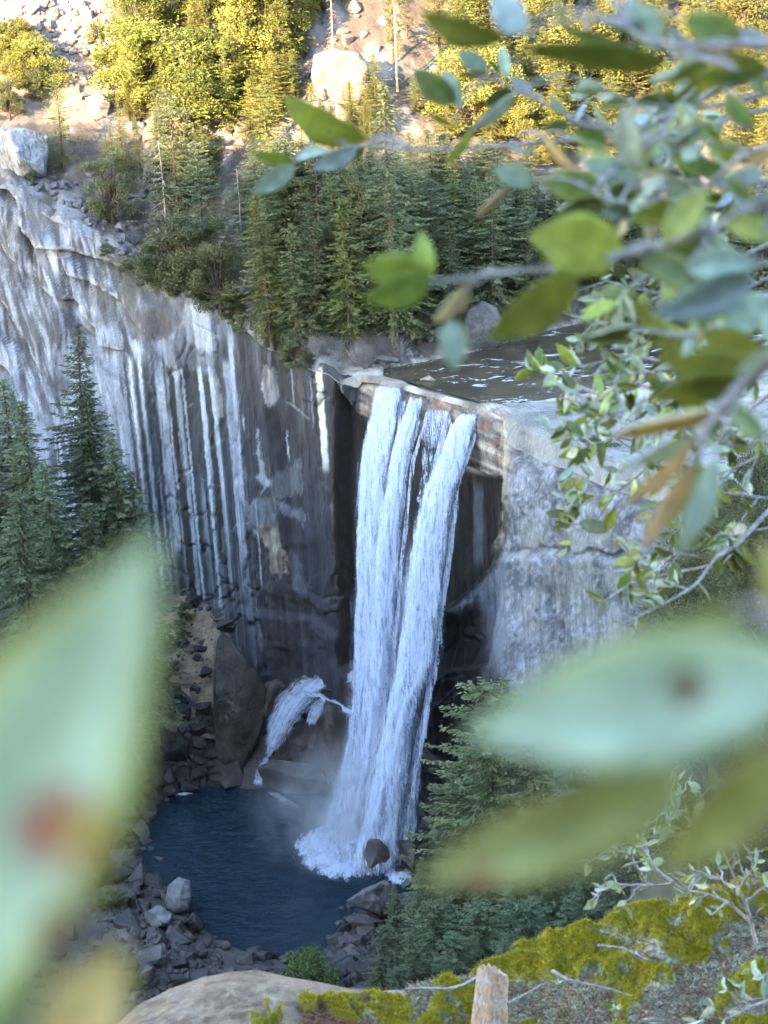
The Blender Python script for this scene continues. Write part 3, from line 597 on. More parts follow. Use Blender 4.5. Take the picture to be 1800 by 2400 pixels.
B_L = [(967, 918), (937, 1001), (919, 1061), (905, 1151), (889, 1242), (880, 1400), (872, 1600), (850, 1800), (800, 1995), (792, 2035)]; B_R = [(997, 916), (975, 1001), (961, 1061), (948, 1151), (940, 1242), (931, 1400), (920, 1550), (917, 1700), (912, 1850), (905, 2015), (903, 2045)]
D_L = [(1084, 958), (1042, 1031), (1018, 1091), (991, 1151), (976, 1212), (961, 1302), (946, 1420), (930, 1550), (905, 1700), (870, 1850), (830, 2000), (822, 2040)]; D_R = [(1127, 955), (1109, 1031), (1090, 1091), (1072, 1151), (1056, 1212), (1047, 1302), (1039, 1420), (1024, 1541), (988, 1640), (965, 1722), (960, 1810), (952, 1900), (946, 1995), (944, 2038)]
W_L = [(860, 1130), (842, 1300), (834, 1500), (828, 1640), (800, 1780), (760, 1900), (728, 2000)]; W_R = [(1062, 1180), (1050, 1302), (1042, 1420), (1028, 1541), (995, 1640), (972, 1722), (966, 1810), (960, 1900), (955, 2000)]
A2_L = [(850, 1020), (842, 1120), (836, 1300), (833, 1500), (830, 1620), (812, 1750), (785, 1860), (742, 1990)]; A2_R = [(960, 1040), (948, 1151), (940, 1242), (931, 1400), (920, 1550), (917, 1700), (912, 1850), (905, 2015)]
C_L = [(1004, 935), (991, 1001), (988, 1061), (987, 1111), (984, 1180)]; C_R = [(1070, 950), (1048, 1001), (1024, 1061), (1014, 1111), (1004, 1180)]
for i, (l, r, bk) in enumerate([(A_L, A_R, 0.8), (A_L, A_R, 0.0), (A_L, A_R, -0.9), (B_L, B_R, 0.6), (B_L, B_R, -0.4), (D_L, D_R, 0.8), (D_L, D_R, 0.0), (D_L, D_R, -0.9), (A2_L, A2_R, 1.2), (W_L, W_R, 0.2)]):
    o = sheet('stream', l, r, M['fall'], bk, seed=i+1, dens=.06 if i < 9 else -.05, nu=36 if i < 9 else 60, tf=.02 if i < 8 else .3); o.parent = fall; o.matrix_parent_inverse = Matrix.Translation(-fall.location)
o = sheet('veil', C_L, C_R, M['veil'], 0.3, seed=21, bulge=0.3, tf=.1); o.parent = fall; o.matrix_parent_inverse = Matrix.Translation(-fall.location)
for i, bk in enumerate((1.5, -2.0)):
    o = sheet('veil', [(836, 1120), (828, 1400), (822, 1620), (795, 1780), (750, 1900), (715, 2000)], [(1065, 1190), (1052, 1400), (1040, 1540), (1010, 1660), (985, 1800), (985, 1960)], M['fallmist'], bk, seed=31+i, nu=44, ef=0.6, tf=.35)
    o.parent = fall; o.matrix_parent_inverse = Matrix.Translation(-fall.location)
_rs = np.random.default_rng(44)
for i in range(16):                                   # loose strands beside and between the streams
    u0 = _rs.uniform(0, 1); y0_ = 905+u0*55+_rs.uniform(0, 60)*(u0 > .3); x0_ = 880+u0*245; x1_ = 835+_rs.uniform(-12, 12)+(1040-835)*u0; x2_ = 760+(955-760)*u0+_rs.uniform(-15, 15); yy = np.linspace(y0_, 2030, 9); t_ = (yy-y0_)/(2030-y0_)
    xx = np.where(t_ < .45, x0_+(x1_-x0_)*np.sqrt(np.clip(t_/.45, 0, 1)), x1_+(x2_-x1_)*((t_-.45)/.55)); ww = _rs.uniform(5, 12)+8*t_
    o = sheet('strand', list(zip(xx-ww/2, yy)), list(zip(xx+ww/2, yy)), M['fall'], _rs.uniform(-1.2, 1.4), seed=60+i, nu=10, dens=-.02, grow=2, bulge=.3); o.parent = fall; o.matrix_parent_inverse = Matrix.Translation(-fall.location)
# foam boiling where the fall strikes the pool
k = NT('white_foam'); c = k.coord('Object'); n1 = k.noise(c, 0.8, 5, 0.7, 0.4)
k.P(Base_Color=k.ramp(n1, [(0.3, (0.45, 0.52, 0.62)), (0.6, (0.66, 0.72, 0.80))]), Roughness=0.9, Normal=k.bump(n1, 0.8, 0.8)); M['foam'] = k.m
def foam_mound(px, py, rx, ry, hgt, seed, a0=0.0):
    c0 = atZ(px, py, 0.0); n = 46; r = np.linspace(0, 1, 22)[:, None]; a = np.linspace(0, 2*math.pi, n+1)[None, :-1]
    k = 1+0.30*fbm(np.cos(a)*2.2+seed, np.sin(a)*2.2, seed, 4, 600)+0.08*fbm(np.cos(a)*9+seed, np.sin(a)*9, seed, 2, 601)
    x = c0[0]+(np.cos(a)*math.cos(a0)*rx-np.sin(a)*math.sin(a0)*ry)*r*k; y = c0[1]+(np.cos(a)*math.sin(a0)*rx+np.sin(a)*math.cos(a0)*ry)*r*k
    z = hgt*(1-r**1.3)*(0.7+0.5*fbm(x/2.2, y/2.2, seed, 4, 602))+0.35*(1-r)*fbm(x*1.6, y*1.6, 0, 3, 603)-0.25*r**4+0.12
    i = np.arange(22*n).reshape(22, n); i2 = np.roll(i, -1, 1)
    F = np.stack([i[:-1].ravel(), i2[:-1].ravel(), i2[1:].ravel(), i[1:].ravel()], 1)
    ed = 0.55-1.05*(r*np.ones((1, n)))**1.6; uvm = np.stack([x*.55, y*1.6], -1)
    o = put('foam', mesh_np('foam', np.stack([x, y, z], -1).reshape(-1, 3), F, True, uv=uvm.reshape(-1, 2), attrs={'edge': ed.ravel()}, mats=[M['fall']])); o.parent = fall; o.matrix_parent_inverse = Matrix.Translation(-fall.location)
for q in [(850, 1985, 11, 12, 6.0, 1, 0), (845, 1985, 9, 9.5, 8.0, 11, 0), (795, 1990, 10.5, 11.0, 2.8, 2, .4), (800, 1980, 9, 9, 4.5, 12, .2), (815, 2020, 8.5, 10, 1.6, 7, .2), (780, 2000, 7, 12, 1.2, 17, .2), (925, 1970, 7.0, 8.0, 4.0, 3, 0), (930, 2045, 3.0, 7.5, 1.0, 4, 0.3), (600, 1832, 2.6, 2.8, 0.5, 5, 0), (430, 1862, 2.2, .9, 0.3, 6, 0)]: foam_mound(*q)
# drops thrown off the edges of the fall
rg = np.random.default_rng(5); nd = 1500
tv = rg.random(nd)**0.8; pyd = 1150+tv*860
lx = np.interp(pyd, [p[1] for p in A_L], [p[0] for p in A_L]); rx_ = np.interp(pyd, [p[1] for p in D_R], [p[0] for p in D_R])
side = rg.random(nd); pxd = np.where(side < .4, lx+rg.normal(0, 4+9*tv, nd), np.where(side < .7, rx_+rg.normal(0, 3+9*tv, nd), lx+(rx_-lx)*rg.random(nd)))
Qd, _ = fall_point(pxd, pyd, np.clip((pxd-840)/220, 0, 1)*0.9, rg.normal(-1.6, 1.2, nd))
ns = 2600; a = rg.random(ns)*6.283; rr = rg.random(ns)**.6*11; c0 = atZ(840, 1992, 0)
Qs = np.stack([c0[0]+np.cos(a)*rr-2, c0[1]+np.sin(a)*rr*0.8-2, np.abs(rg.normal(0, 1, ns))*4.2*(1-rr/15)], 1)
Qd = np.concatenate([Qd, Qs]); nd = len(Qd)
sz = rg.uniform(0.025, 0.06, nd)[:, None, None]*np.array([1, 1, 2.2]); tet = np.array([[1, 0, -.4], [-.5, .87, -.4], [-.5, -.87, -.4], [0, 0, 1]])
tv = (Qd[:, None, :]+tet[None]*sz).reshape(-1, 3); f = np.array([[0, 2, 1], [0, 1, 3], [1, 2, 3], [2, 0, 3]]); F = (np.arange(nd)[:, None, None]*4+f[None]).reshape(-1, 3)
o = put('spray', mesh_np('spray', tv, F, mats=[M['foam']]), kind='stuff'); o.parent = fall; o.matrix_parent_inverse = Matrix.Translation(-fall.location)
# cascade over the boulders at the left
def ribbon(name, pts, widths, Ys, mat, seed, n=70, m=12, thick=0.1):
    pts = np.array(pts, float); t = np.linspace(0, 1, len(pts)); u = np.linspace(0, 1, n)
    cx_, cy_ = np.interp(u, t, pts[:, 0]), np.interp(u, t, pts[:, 1]); w = np.interp(u, t, widths); Yv = np.interp(u, t, Ys)
    C = atY(cx_, cy_, Yv); T = np.gradient(C, axis=0); T /= np.linalg.norm(T, axis=1)[:, None]
    S_ = np.cross(T, np.array([0, -0.75, 0.65])); S_ /= np.linalg.norm(S_, axis=1)[:, None]
    v = np.linspace(-1, 1, m); Q = C[:, None]+S_[:, None]*(v[None, :, None]*w[:, None, None]*0.083*0.5*(1+0.35*fbm(u*9, seed, 0, 3, 610))[:, None, None])
    Q = Q+np.array([0, -0.75, 0.65])*((thick*(1-v**2)[None, :])+0.7*fbm(u[:, None]*30, v[None]*2.5, seed, 3, 611))[..., None]
    uvv = np.stack([np.broadcast_to(1.6*v[None]*w[:, None]*.045, (n, m)), np.broadcast_to(1.5*(u*np.linalg.norm(np.diff(C, axis=0), axis=1).sum())[:, None], (n, m))], -1)
    ed = 0.62*(1-np.abs(v)**1.3)[None]+0*u[:, None]-0.36-.5*(1-sstep(0, .12, u))[:, None]-.3*sstep(.9, 1, u)[:, None]
    return put(name, mesh_np(name, Q.reshape(-1, 3), gridF(n, m), True, uv=uvv.reshape(-1, 2), attrs={'edge': ed.ravel()}, mats=[mat]))
cas = empty('cascade', atY(650, 1700, 424), kind='structure', label='small white cascade sliding between brown boulders into the pool')
M['rill'] = mat_fall('cascade_water', 0.80, 0.34)
RILLS = [([(800, 1580), (770, 1590), (740, 1605), (712, 1622), (682, 1652), (660, 1690), (646, 1730), (632, 1762), (624, 1778)], [20, 44, 74, 104, 124, 108, 70, 34, 22], [429, 429.5, 429.5, 429, 428, 427, 426.2, 425.6, 425.4], 40, 26), ([(800, 1580), (765, 1592), (735, 1608), (705, 1626), (676, 1655), (656, 1692), (643, 1732), (631, 1765)], [16, 36, 60, 84, 96, 84, 54, 26], [428.7, 429, 429, 428.5, 427.5, 426.5, 425.8, 425.3], 41, 22),
         ([(626, 1772), (620, 1786), (612, 1808), (600, 1842)], [24, 26, 40, 60], [425.3, 425, 424.7, 424.3], 42, 16), ([(705, 1620), (728, 1630), (750, 1630), (768, 1646), (790, 1648), (805, 1662), (842, 1676)], [26, 22, 18, 26, 18, 28, 40], [427.5, 426.8, 426, 424.5, 422.5, 420.5, 417.5], 43, 12), ([(765, 1636), (748, 1652), (738, 1668), (724, 1700)], [22, 40, 52, 34], [426, 425.6, 425.3, 425], 44, 14), ([(785, 1606), (805, 1594), (822, 1588), (846, 1576)], [24, 44, 50, 60], [426, 425, 423.5, 421], 45, 14)]
for i, q in enumerate(RILLS):
    o = ribbon('rill', q[0], q[1], q[2], M['rill'], q[3], n=60, m=q[4]); o.parent = cas; o.matrix_parent_inverse = Matrix.Translation(-cas.location)
# mist drifting off the foot of the fall
k = NT('mist'); k.t.nodes.remove(k.b); c = k.coord('Object')
gr = k.n('TexGradient', gradient_type='QUADRATIC_SPHERE'); k.L(c, gr.inputs[0])
n1 = k.noise(k.scaled(c, (1, 1, 0.8)), 3.2, 4, 0.62, 0.6)
den = k.math('MULTIPLY', k.math('MULTIPLY', gr.outputs['Fac'], k.mapr(n1, 0.38, 0.68, 0.0, 1.0)), 0.20)
pv = k.n('VolumePrincipled'); k.set(pv.inputs['Color'], (0.92, 0.95, 1, 1)); k.set(pv.inputs['Density'], den); k.L(pv.outputs[0], k.out.inputs['Volume']); M['mist'] = k.m
M['mist'].cycles.volume_step_rate = 2.0 if hasattr(M['mist'].cycles, 'volume_step_rate') else 1
def ico(sub=2):
    import bmesh
    bm = bmesh.new(); bmesh.ops.create_icosphere(bm, subdivisions=sub, radius=1.0); me = bpy.data.meshes.new('mist'); bm.to_mesh(me); bm.free(); return me
me = ico(3); me.materials.append(M['mist'])
o = put('mist', me, kind='stuff', loc=atY(812, 1900, 396), label='pale mist drifting off the foot of the waterfall'); o.scale = (23, 17, 19)

# ================================================================== BOULDERS
import bmesh
def hull_proto(name, seed, boxy=0.6, squash=0.75, n=22):
    rg = np.random.default_rng(seed); p = rg.normal(size=(n, 3)); p /= np.linalg.norm(p, axis=1)[:, None]
    p = np.sign(p)*np.abs(p)**boxy; p /= np.abs(p).max(); p *= rg.uniform(0.82, 1.0, (n, 1)); p[:, 2] *= squash; p[:, 1] *= rg.uniform(.65, 1)
    bm = bmesh.new(); [bm.verts.new(q) for q in p]; r = bmesh.ops.convex_hull(bm, input=bm.verts)
    bmesh.ops.delete(bm, geom=[v for v in bm.verts if not v.link_faces], context='VERTS')
    bmesh.ops.dissolve_limit(bm, angle_limit=0.28, verts=bm.verts, edges=bm.edges)
    bmesh.ops.bevel(bm, geom=bm.edges[:]+bm.verts[:], offset=0.025, segments=1, affect='EDGES', profile=0.6)
    bmesh.ops.triangulate(bm, faces=[f for f in bm.faces if len(f.verts) > 4])
    me = bpy.data.meshes.new(name); bm.to_mesh(me); bm.free(); return me
HP = [hull_proto('boulder', 900+i, boxy=random.uniform(.4, .85), squash=random.uniform(.55, .9), n=random.choice([14, 18, 24])) for i in range(10)]
def proto_mats(base, mat):
    out = []
    for m in base: c = m.copy(); c.materials.clear(); c.materials.append(mat); out.append(c)
    return out
HPM = {k: proto_mats(HP, M[k]) for k in ('talus_rock', 'wet_rock', 'sun_rock', 'grey_rock')}
def on_val(px, py):
    d = ray(np.asarray(px, float), np.asarray(py, float)); Ys = np.arange(330, 470, 0.7)
    P = CAM+d[:, None, :]*(Ys[None, :]/d[:, 1:2])[..., None]; z = val_z(P[..., 0], P[..., 1])
    g = P[..., 2] <= np.maximum(z, -0.2); i = np.where(g.any(1), g.argmax(1), len(Ys)-1); return P[np.arange(len(d)), i]
def scatter(poly, n, seed, smin, smax, power=2.2):
    rg = np.random.default_rng(seed); P = np.array(poly, float); lo, hi = P.min(0), P.max(0); out = []
    while len(out) < n:
        q = lo+(hi-lo)*rg.random((400, 2)); out += list(q[sdpoly(q[:, 0], q[:, 1], P) > 0])
    q = np.array(out[:n]); return q, smin+(smax-smin)*rg.random(n)**power, rg
LOOSE = {}
def boulders(poly, n, seed, smin, smax, mk, label, group, where='val', thing_min=1.0, power=2.2, cat='boulder', sink=0.15, stretch=(1, 1, 1)):
    """boulders at least thing_min metres in radius are things; smaller ones go to the rubble"""
    q, s, rg = scatter(poly, n, seed, smin, smax, power)
    P = on_val(q[:, 0], q[:, 1]) if where == 'val' else on_hill_many(q)
    lo_, hi_ = q.min(0), q.max(0); big = np.quantile(s[s >= thing_min], [.4, .8]) if (s >= thing_min).any() else (0, 0)
    for p, r, (qa, qb) in zip(P, s, q):
        lab = ('broad ' if r > big[1] else 'mid-sized ' if r > big[0] else 'smaller ')+label+', '+('upper ' if (qb-lo_[1]) < .45*(hi_[1]-lo_[1]) else 'lower ')+('left' if (qa-lo_[0]) < .33*(hi_[0]-lo_[0]) else 'middle' if (qa-lo_[0]) < .67*(hi_[0]-lo_[0]) else 'right')+' part'
        me = HPM[mk][rg.integers(len(HP))]; rot = (rg.normal(0, .35), rg.normal(0, .35), rg.uniform(0, 6.28)); sc = r*rg.uniform(.8, 1.2, 3)*np.array(stretch)
        if r >= thing_min:
            o = put('boulder', me, loc=p+np.array([0, 0, r*(0.5-sink)]), label=lab, category=cat, group=group); o.rotation_euler = rot; o.scale = sc
        else: LOOSE.setdefault((where, mk), []).append((p+np.array([0, 0, r*0.3]), rot, sc, me))
def outline_rock(name, poly, Yf, thick, mat, label=None, category='boulder', seed=0, nb=64, facet=0.35, smooth=False, group=None, seat=True, rings=(1, .985, .95, .88, .78, .66, .54, .42, .3, .18, .08)):
    P = np.array(poly, float); bt_ = P[P[:, 1].argmax()]
    if seat: Yf = (on_val([bt_[0]], [bt_[1]])[0] if bt_[1] > 1300 else on_hill(*bt_))[1]-.25*thick      # resting on the ground
    L = np.r_[0, np.cumsum(np.hypot(*np.diff(np.r_[P, P[:1]], axis=0).T))]
    t = np.linspace(0, L[-1], nb, endpoint=False); bx_ = np.interp(t, L, np.r_[P[:, 0], P[0, 0]]); by_ = np.interp(t, L, np.r_[P[:, 1], P[0, 1]])
    bx_ = bx_+1.5*vnoise(t/9, seed, 0, 3); by_ = by_+1.5*vnoise(t/9, seed, 7, 3)
    c = np.array([bx_.mean(), by_.mean()]); VV = []; rg = np.random.default_rng(seed+50)
    hx, hy = np.ptp(bx_)/2, np.ptp(by_)/2; pa = rg.uniform(0, 6.283, 6); pk = rg.uniform(.25, 1.0, 6)*facet*2.2
    for r in rings:
        x = c[0]+(bx_-c[0])*r; y = c[1]+(by_-c[1])*r; xn, yn = (x-c[0])/hx, (y-c[1])/hy
        pl = np.min([1.0-k_*(xn*math.cos(a_)+yn*math.sin(a_)+0.25) for a_, k_ in zip(pa, pk)], 0)
        prof = np.minimum(np.clip(pl, .1, 1), math.sqrt(max(0, 1-r**5)))
        Yv = Yf+thick*(0.7-0.7*prof)+0.07*thick*fbm(x/16, y/16, seed, 3, 700)*(r < .99)
        VV.append(atY(x, y, Yv))
    VV.append(atY(c[0]+(bx_-c[0])*.55, c[1]+(by_-c[1])*.55, np.full(nb, Yf+thick)))
    n = len(VV)-1; V = np.concatenate(VV); V = np.r_[V, V[(n-1)*nb:n*nb].mean(0)[None], V[n*nb:].mean(0)[None]]
    i = np.arange((n+1)*nb).reshape(n+1, nb); i2 = np.roll(i, -1, 1); F = [np.stack([i[:n-1].ravel(), i2[:n-1].ravel(), i2[1:n].ravel(), i[1:n].ravel()], 1)]
    F[0] = np.r_[F[0], np.stack([i[n], i2[n], i2[0], i[0]], 1)]
    F.append(np.r_[np.stack([i[n-1], i2[n-1], np.full(nb, len(V)-2)], 1), np.stack([i2[n], i[n], np.full(nb, len(V)-1)], 1)])
    o0 = V.mean(0); me = mesh_np(name, V-o0, F, smooth, mats=[mat])
    return put(name, me, loc=o0, label=label, category=category, group=group)
k = NT('streaked_grey_rock'); c = k.coord('Object'); n1 = k.noise(k.scaled(c, (1, 1, .07)), 1.1, 5, .7); n2 = k.noise(c, 1.6, 5, .7)
k.P(Base_Color=k.mix(k.mapr(n2, .35, .65, 0, .5), k.ramp(n1, [(.38, (0.09, 0.09, 0.1)), (.48, (0.28, 0.29, 0.31)), (.62, (0.44, 0.45, 0.47))]), (0.24, 0.24, 0.25)), Roughness=.85, Normal=k.bump(k.math('ADD', n1, n2), .8, .8)); M['streak_rock'] = k.m
WR, TR, GRK, SR = M['wet_rock'], M['talus_rock'], M['grey_rock'], M['sun_rock']
outline_rock('boulder', [(507, 1500), (520, 1478), (545, 1500), (562, 1525), (585, 1545), (605, 1580), (622, 1610), (618, 1680), (606, 1740), (580, 1780), (560, 1830), (530, 1838), (508, 1800), (505, 1740), (500, 1640), (502, 1560)], 424, 9, WR, 'huge dark wedge-shaped slab standing between the tan slope and the cascade', seed=3)
outline_rock('boulder', [(560, 1620), (620, 1600), (650, 1588), (672, 1600), (674, 1640), (655, 1690), (640, 1740), (615, 1760), (600, 1700), (580, 1660)], 427, 7, WR, 'brown slab leaning beside the white cascade', seed=4)
outline_rock('boulder', [(595, 1560), (625, 1535), (650, 1540), (652, 1580), (625, 1585), (605, 1572)], 433, 5, TR, 'smooth dark round-topped boulder below the tan slope', seed=5)
outline_rock('boulder', [(645, 1520), (690, 1515), (695, 1550), (670, 1565), (655, 1555)], 433, 5, TR, 'square dark boulder at the edge of the tan slope', seed=6)
outline_rock('boulder', [(690, 1545), (730, 1525), (770, 1500), (800, 1510), (805, 1570), (770, 1580), (740, 1595), (705, 1590), (680, 1565)], 431, 12, WR, 'wet brown ledge under the cliff beside the falling water', seed=7, seat=False, facet=.5)
outline_rock('boulder', [(640, 1760), (660, 1715), (700, 1690), (740, 1690), (756, 1730), (755, 1790), (700, 1800), (650, 1800)], 420, 9, WR, 'big rounded wet boulder below the cascade', seed=8, smooth=True, facet=.2)
outline_rock('boulder', [(600, 1800), (640, 1780), (720, 1790), (790, 1810), (800, 1860), (700, 1870), (620, 1840)], 417, 8, WR, 'low wet rocks at the pool edge veiled by mist', seed=9)
outline_rock('boulder', [(762, 1640), (800, 1650), (840, 1690), (845, 1800), (815, 1850), (775, 1800), (758, 1720)], 414, 8, WR, 'tall wet rock pillar touching the left edge of the fall', seed=10, facet=.25)
outline_rock('boulder', [(715, 1600), (760, 1595), (830, 1600), (838, 1660), (790, 1645), (730, 1625)], 425, 14, WR, 'dark rock shelf where the cascade leaves the fall', seed=11, seat=False)
outline_rock('boulder', [(626, 1855), (650, 1858), (702, 1890), (700, 1898), (660, 1880)], 413, 3, GRK, 'pale fallen slab lying in the misty pool', seed=12)
outline_rock('boulder', [(850, 2000), (862, 1966), (888, 1964), (912, 1985), (918, 2010), (905, 2028), (870, 2036), (852, 2024)], 385, 6, WR, 'brown block breaking the foam at the foot of the fall', seed=13, seat=False, facet=.3)
outline_rock('boulder', [(925, 1970), (960, 1968), (1010, 1988), (1010, 2040), (985, 2060), (955, 2030), (935, 2000)], 385, 7, WR, 'wet ledges right of the plunge foam', seed=14, facet=.5)
outline_rock('boulder', [(812, 2110), (850, 2085), (900, 2062), (925, 2075), (940, 2120), (930, 2165), (900, 2150), (860, 2135), (825, 2125)], 372, 8, GRK, 'pale wedge-shaped boulder jutting into the pool beside dark trees', seed=15, facet=.5)
outline_rock('boulder', [(808, 2150), (850, 2140), (905, 2160), (900, 2185), (850, 2180), (828, 2175)], 366, 5, TR, 'dark boulder tucked under the pale wedge-shaped boulder', seed=16)
outline_rock('boulder', [(960, 1738), (1000, 1755), (1050, 1790), (1082, 1842), (1060, 1850), (1010, 1815), (965, 1800)], 393, 5, WR, 'slanting wet slab against the cliff right of the fall', seed=17, seat=False, facet=.3)
outline_rock('boulder', [(395, 2075), (420, 2055), (445, 2065), (450, 2100), (440, 2140), (405, 2145), (388, 2120)], 362, 6, GRK, 'pale boulder with white cap at the near left shore', seed=18)
outline_rock('boulder', [(340, 2140), (370, 2120), (405, 2140), (400, 2170), (360, 2180), (342, 2165)], 358, 5, GRK, 'pale flat-faced boulder at the near left shore', seed=19)
outline_rock('boulder', [(432, 2160), (455, 2135), (480, 2165), (475, 2180), (440, 2190)], 355, 4, TR, 'dark pointed boulder at the near left shore', seed=20)
outline_rock('boulder', [(355, 1725), (420, 1715), (445, 1740), (440, 1790), (420, 1812), (360, 1795)], 424, 6, TR, 'large black boulder on the far left shore', seed=21)
outline_rock('boulder', [(442, 1700), (470, 1680), (500, 1690), (500, 1715), (455, 1740), (445, 1725)], 427, 5, TR, 'dark cubic boulder beside the wedge-shaped slab', seed=22)
outline_rock('boulder', [(405, 1620), (425, 1622), (470, 1655), (465, 1668), (430, 1662)], 436, 3, GRK, 'long purple-grey boulder on the tan slope', seed=23)
M['sunk'] = mat_boulder('sunken_yellow_rock', (0.25, 0.2, 0.06), (0.42, 0.34, 0.12), (0.5, 0.42, 0.2), 0.3, .9)
for px, py, r, zz, lab in [(685, 2115, (5.2, 2.6, 1.2), -1.35, 'yellowish boulder sunk just under the pool surface'), (720, 2225, (3, 1.6, 1), -1.1, 'smaller sunken boulder near the near shore of the pool')]:
    c_ = HP[2].copy(); c_.materials.append(M['sunk']); o = put('boulder', c_, loc=atZ(px, py, 0)+np.array([0, 0, zz]), label=lab, category='boulder'); o.scale = r; o.rotation_euler.z = .45
outline_rock('boulder', [(1085, 800), (1080, 760), (1095, 725), (1130, 705), (1165, 720), (1180, 750), (1190, 790), (1170, 815), (1130, 826), (1100, 818)], 447, 7, GRK, 'large round grey boulder at the river bank above the fall', seed=25, smooth=True, facet=.15)
outline_rock('boulder', [(330, 440), (335, 380), (360, 340), (395, 325), (400, 400), (395, 435), (360, 440)], 483, 8, GRK, 'big pyramid-shaped grey boulder among trees above the cliff', seed=26, facet=.2)
outline_rock('boulder', [(735, 130), (780, 110), (840, 122), (870, 155), (868, 215), (850, 250), (790, 260), (745, 240), (728, 180)], 512, 9, SR, 'huge sunlit granite block on the upper slope', seed=27, facet=.2)
outline_rock('boulder', [(700, 270), (730, 235), (790, 240), (830, 262), (830, 300), (760, 310), (715, 300)], 508, 8, SR, 'rounded sunlit boulder below the huge granite block', seed=28, facet=.2, smooth=True)
outline_rock('boulder', [(555, 690), (570, 640), (600, 620), (612, 660), (600, 700), (575, 712)], 447, 5, GRK, 'blue-grey boulder poised on the brow among conifers', seed=29, facet=.2)
outline_rock('boulder', [(200, 230), (230, 215), (262, 235), (255, 280), (215, 285)], 500, 6, SR, 'half-lit rounded boulder between conifers upper left', seed=30, facet=.2)
outline_rock('rock_outcrop', [(-60, 330), (-20, 300), (60, 300), (112, 315), (115, 360), (108, 415), (60, 425), (-40, 420)], 497, 16, M['streak_rock'], 'small streaked rock face at the upper left edge', 'rock', seed=31, facet=.55)
outline_rock('boulder', [(860, 848), (885, 832), (930, 835), (940, 850), (905, 862)], 431, 4, GRK, 'flat grey slab on the river bank beside the lip', seed=32)
outline_rock('boulder', [(985, 890), (1005, 880), (1025, 892), (1000, 902)], 417, 3, SR, 'pale hump of rock in the river near the lip', seed=33, smooth=True)
# scattered boulders
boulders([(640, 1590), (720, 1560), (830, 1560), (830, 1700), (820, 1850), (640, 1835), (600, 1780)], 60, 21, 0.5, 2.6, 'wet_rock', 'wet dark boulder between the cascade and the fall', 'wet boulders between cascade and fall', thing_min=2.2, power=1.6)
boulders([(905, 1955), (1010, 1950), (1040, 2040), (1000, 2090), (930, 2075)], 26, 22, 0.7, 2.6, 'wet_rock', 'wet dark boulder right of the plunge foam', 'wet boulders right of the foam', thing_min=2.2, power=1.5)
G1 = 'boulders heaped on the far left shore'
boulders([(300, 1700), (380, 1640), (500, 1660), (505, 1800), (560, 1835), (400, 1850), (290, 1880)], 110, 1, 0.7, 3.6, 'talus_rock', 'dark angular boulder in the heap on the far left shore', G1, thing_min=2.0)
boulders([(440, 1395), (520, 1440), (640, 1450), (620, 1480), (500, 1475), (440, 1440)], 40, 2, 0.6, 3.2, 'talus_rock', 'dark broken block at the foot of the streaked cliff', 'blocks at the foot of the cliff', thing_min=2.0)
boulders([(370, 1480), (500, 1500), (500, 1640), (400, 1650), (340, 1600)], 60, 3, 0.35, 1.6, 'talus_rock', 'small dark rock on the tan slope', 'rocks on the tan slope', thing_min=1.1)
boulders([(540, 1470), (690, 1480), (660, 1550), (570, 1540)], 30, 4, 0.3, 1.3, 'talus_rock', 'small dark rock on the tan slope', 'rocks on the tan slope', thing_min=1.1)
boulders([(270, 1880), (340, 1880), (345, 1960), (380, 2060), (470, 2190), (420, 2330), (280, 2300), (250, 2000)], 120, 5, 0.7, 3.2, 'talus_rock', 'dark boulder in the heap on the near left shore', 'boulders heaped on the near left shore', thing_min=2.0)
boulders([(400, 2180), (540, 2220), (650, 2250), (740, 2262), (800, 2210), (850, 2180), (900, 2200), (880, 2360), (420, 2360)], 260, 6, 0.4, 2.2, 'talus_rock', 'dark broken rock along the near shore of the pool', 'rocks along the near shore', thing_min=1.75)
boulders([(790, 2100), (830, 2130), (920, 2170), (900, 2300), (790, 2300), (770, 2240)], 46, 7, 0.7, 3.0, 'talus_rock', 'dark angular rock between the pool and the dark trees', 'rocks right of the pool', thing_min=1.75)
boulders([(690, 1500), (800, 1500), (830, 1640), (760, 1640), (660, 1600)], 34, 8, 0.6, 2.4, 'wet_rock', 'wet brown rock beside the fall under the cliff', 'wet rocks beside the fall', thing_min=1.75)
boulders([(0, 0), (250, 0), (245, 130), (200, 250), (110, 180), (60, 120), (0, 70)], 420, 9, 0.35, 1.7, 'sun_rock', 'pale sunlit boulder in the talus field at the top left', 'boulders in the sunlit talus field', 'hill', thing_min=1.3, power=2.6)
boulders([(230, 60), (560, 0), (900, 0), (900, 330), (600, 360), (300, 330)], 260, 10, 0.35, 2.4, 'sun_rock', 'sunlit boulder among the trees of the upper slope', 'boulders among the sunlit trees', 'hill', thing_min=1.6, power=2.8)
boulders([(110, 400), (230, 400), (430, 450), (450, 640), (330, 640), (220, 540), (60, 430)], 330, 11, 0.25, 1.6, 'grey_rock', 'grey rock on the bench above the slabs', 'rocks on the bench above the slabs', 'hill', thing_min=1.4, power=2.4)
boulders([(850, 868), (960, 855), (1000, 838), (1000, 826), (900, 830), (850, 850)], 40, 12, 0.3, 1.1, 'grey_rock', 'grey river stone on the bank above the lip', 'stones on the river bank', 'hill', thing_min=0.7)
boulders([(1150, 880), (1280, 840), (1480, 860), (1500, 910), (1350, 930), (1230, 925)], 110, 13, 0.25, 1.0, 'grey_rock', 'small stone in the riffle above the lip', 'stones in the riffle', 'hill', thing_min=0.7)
boulders([(270, 1780), (500, 1790), (560, 1840), (400, 1862), (350, 1960), (390, 2060), (470, 2185), (640, 2262), (760, 2262), (860, 2130), (920, 2180), (900, 2350), (300, 2350)], 520, 14, 0.2, 1.2, 'talus_rock', '', '', thing_min=9, power=2.0)
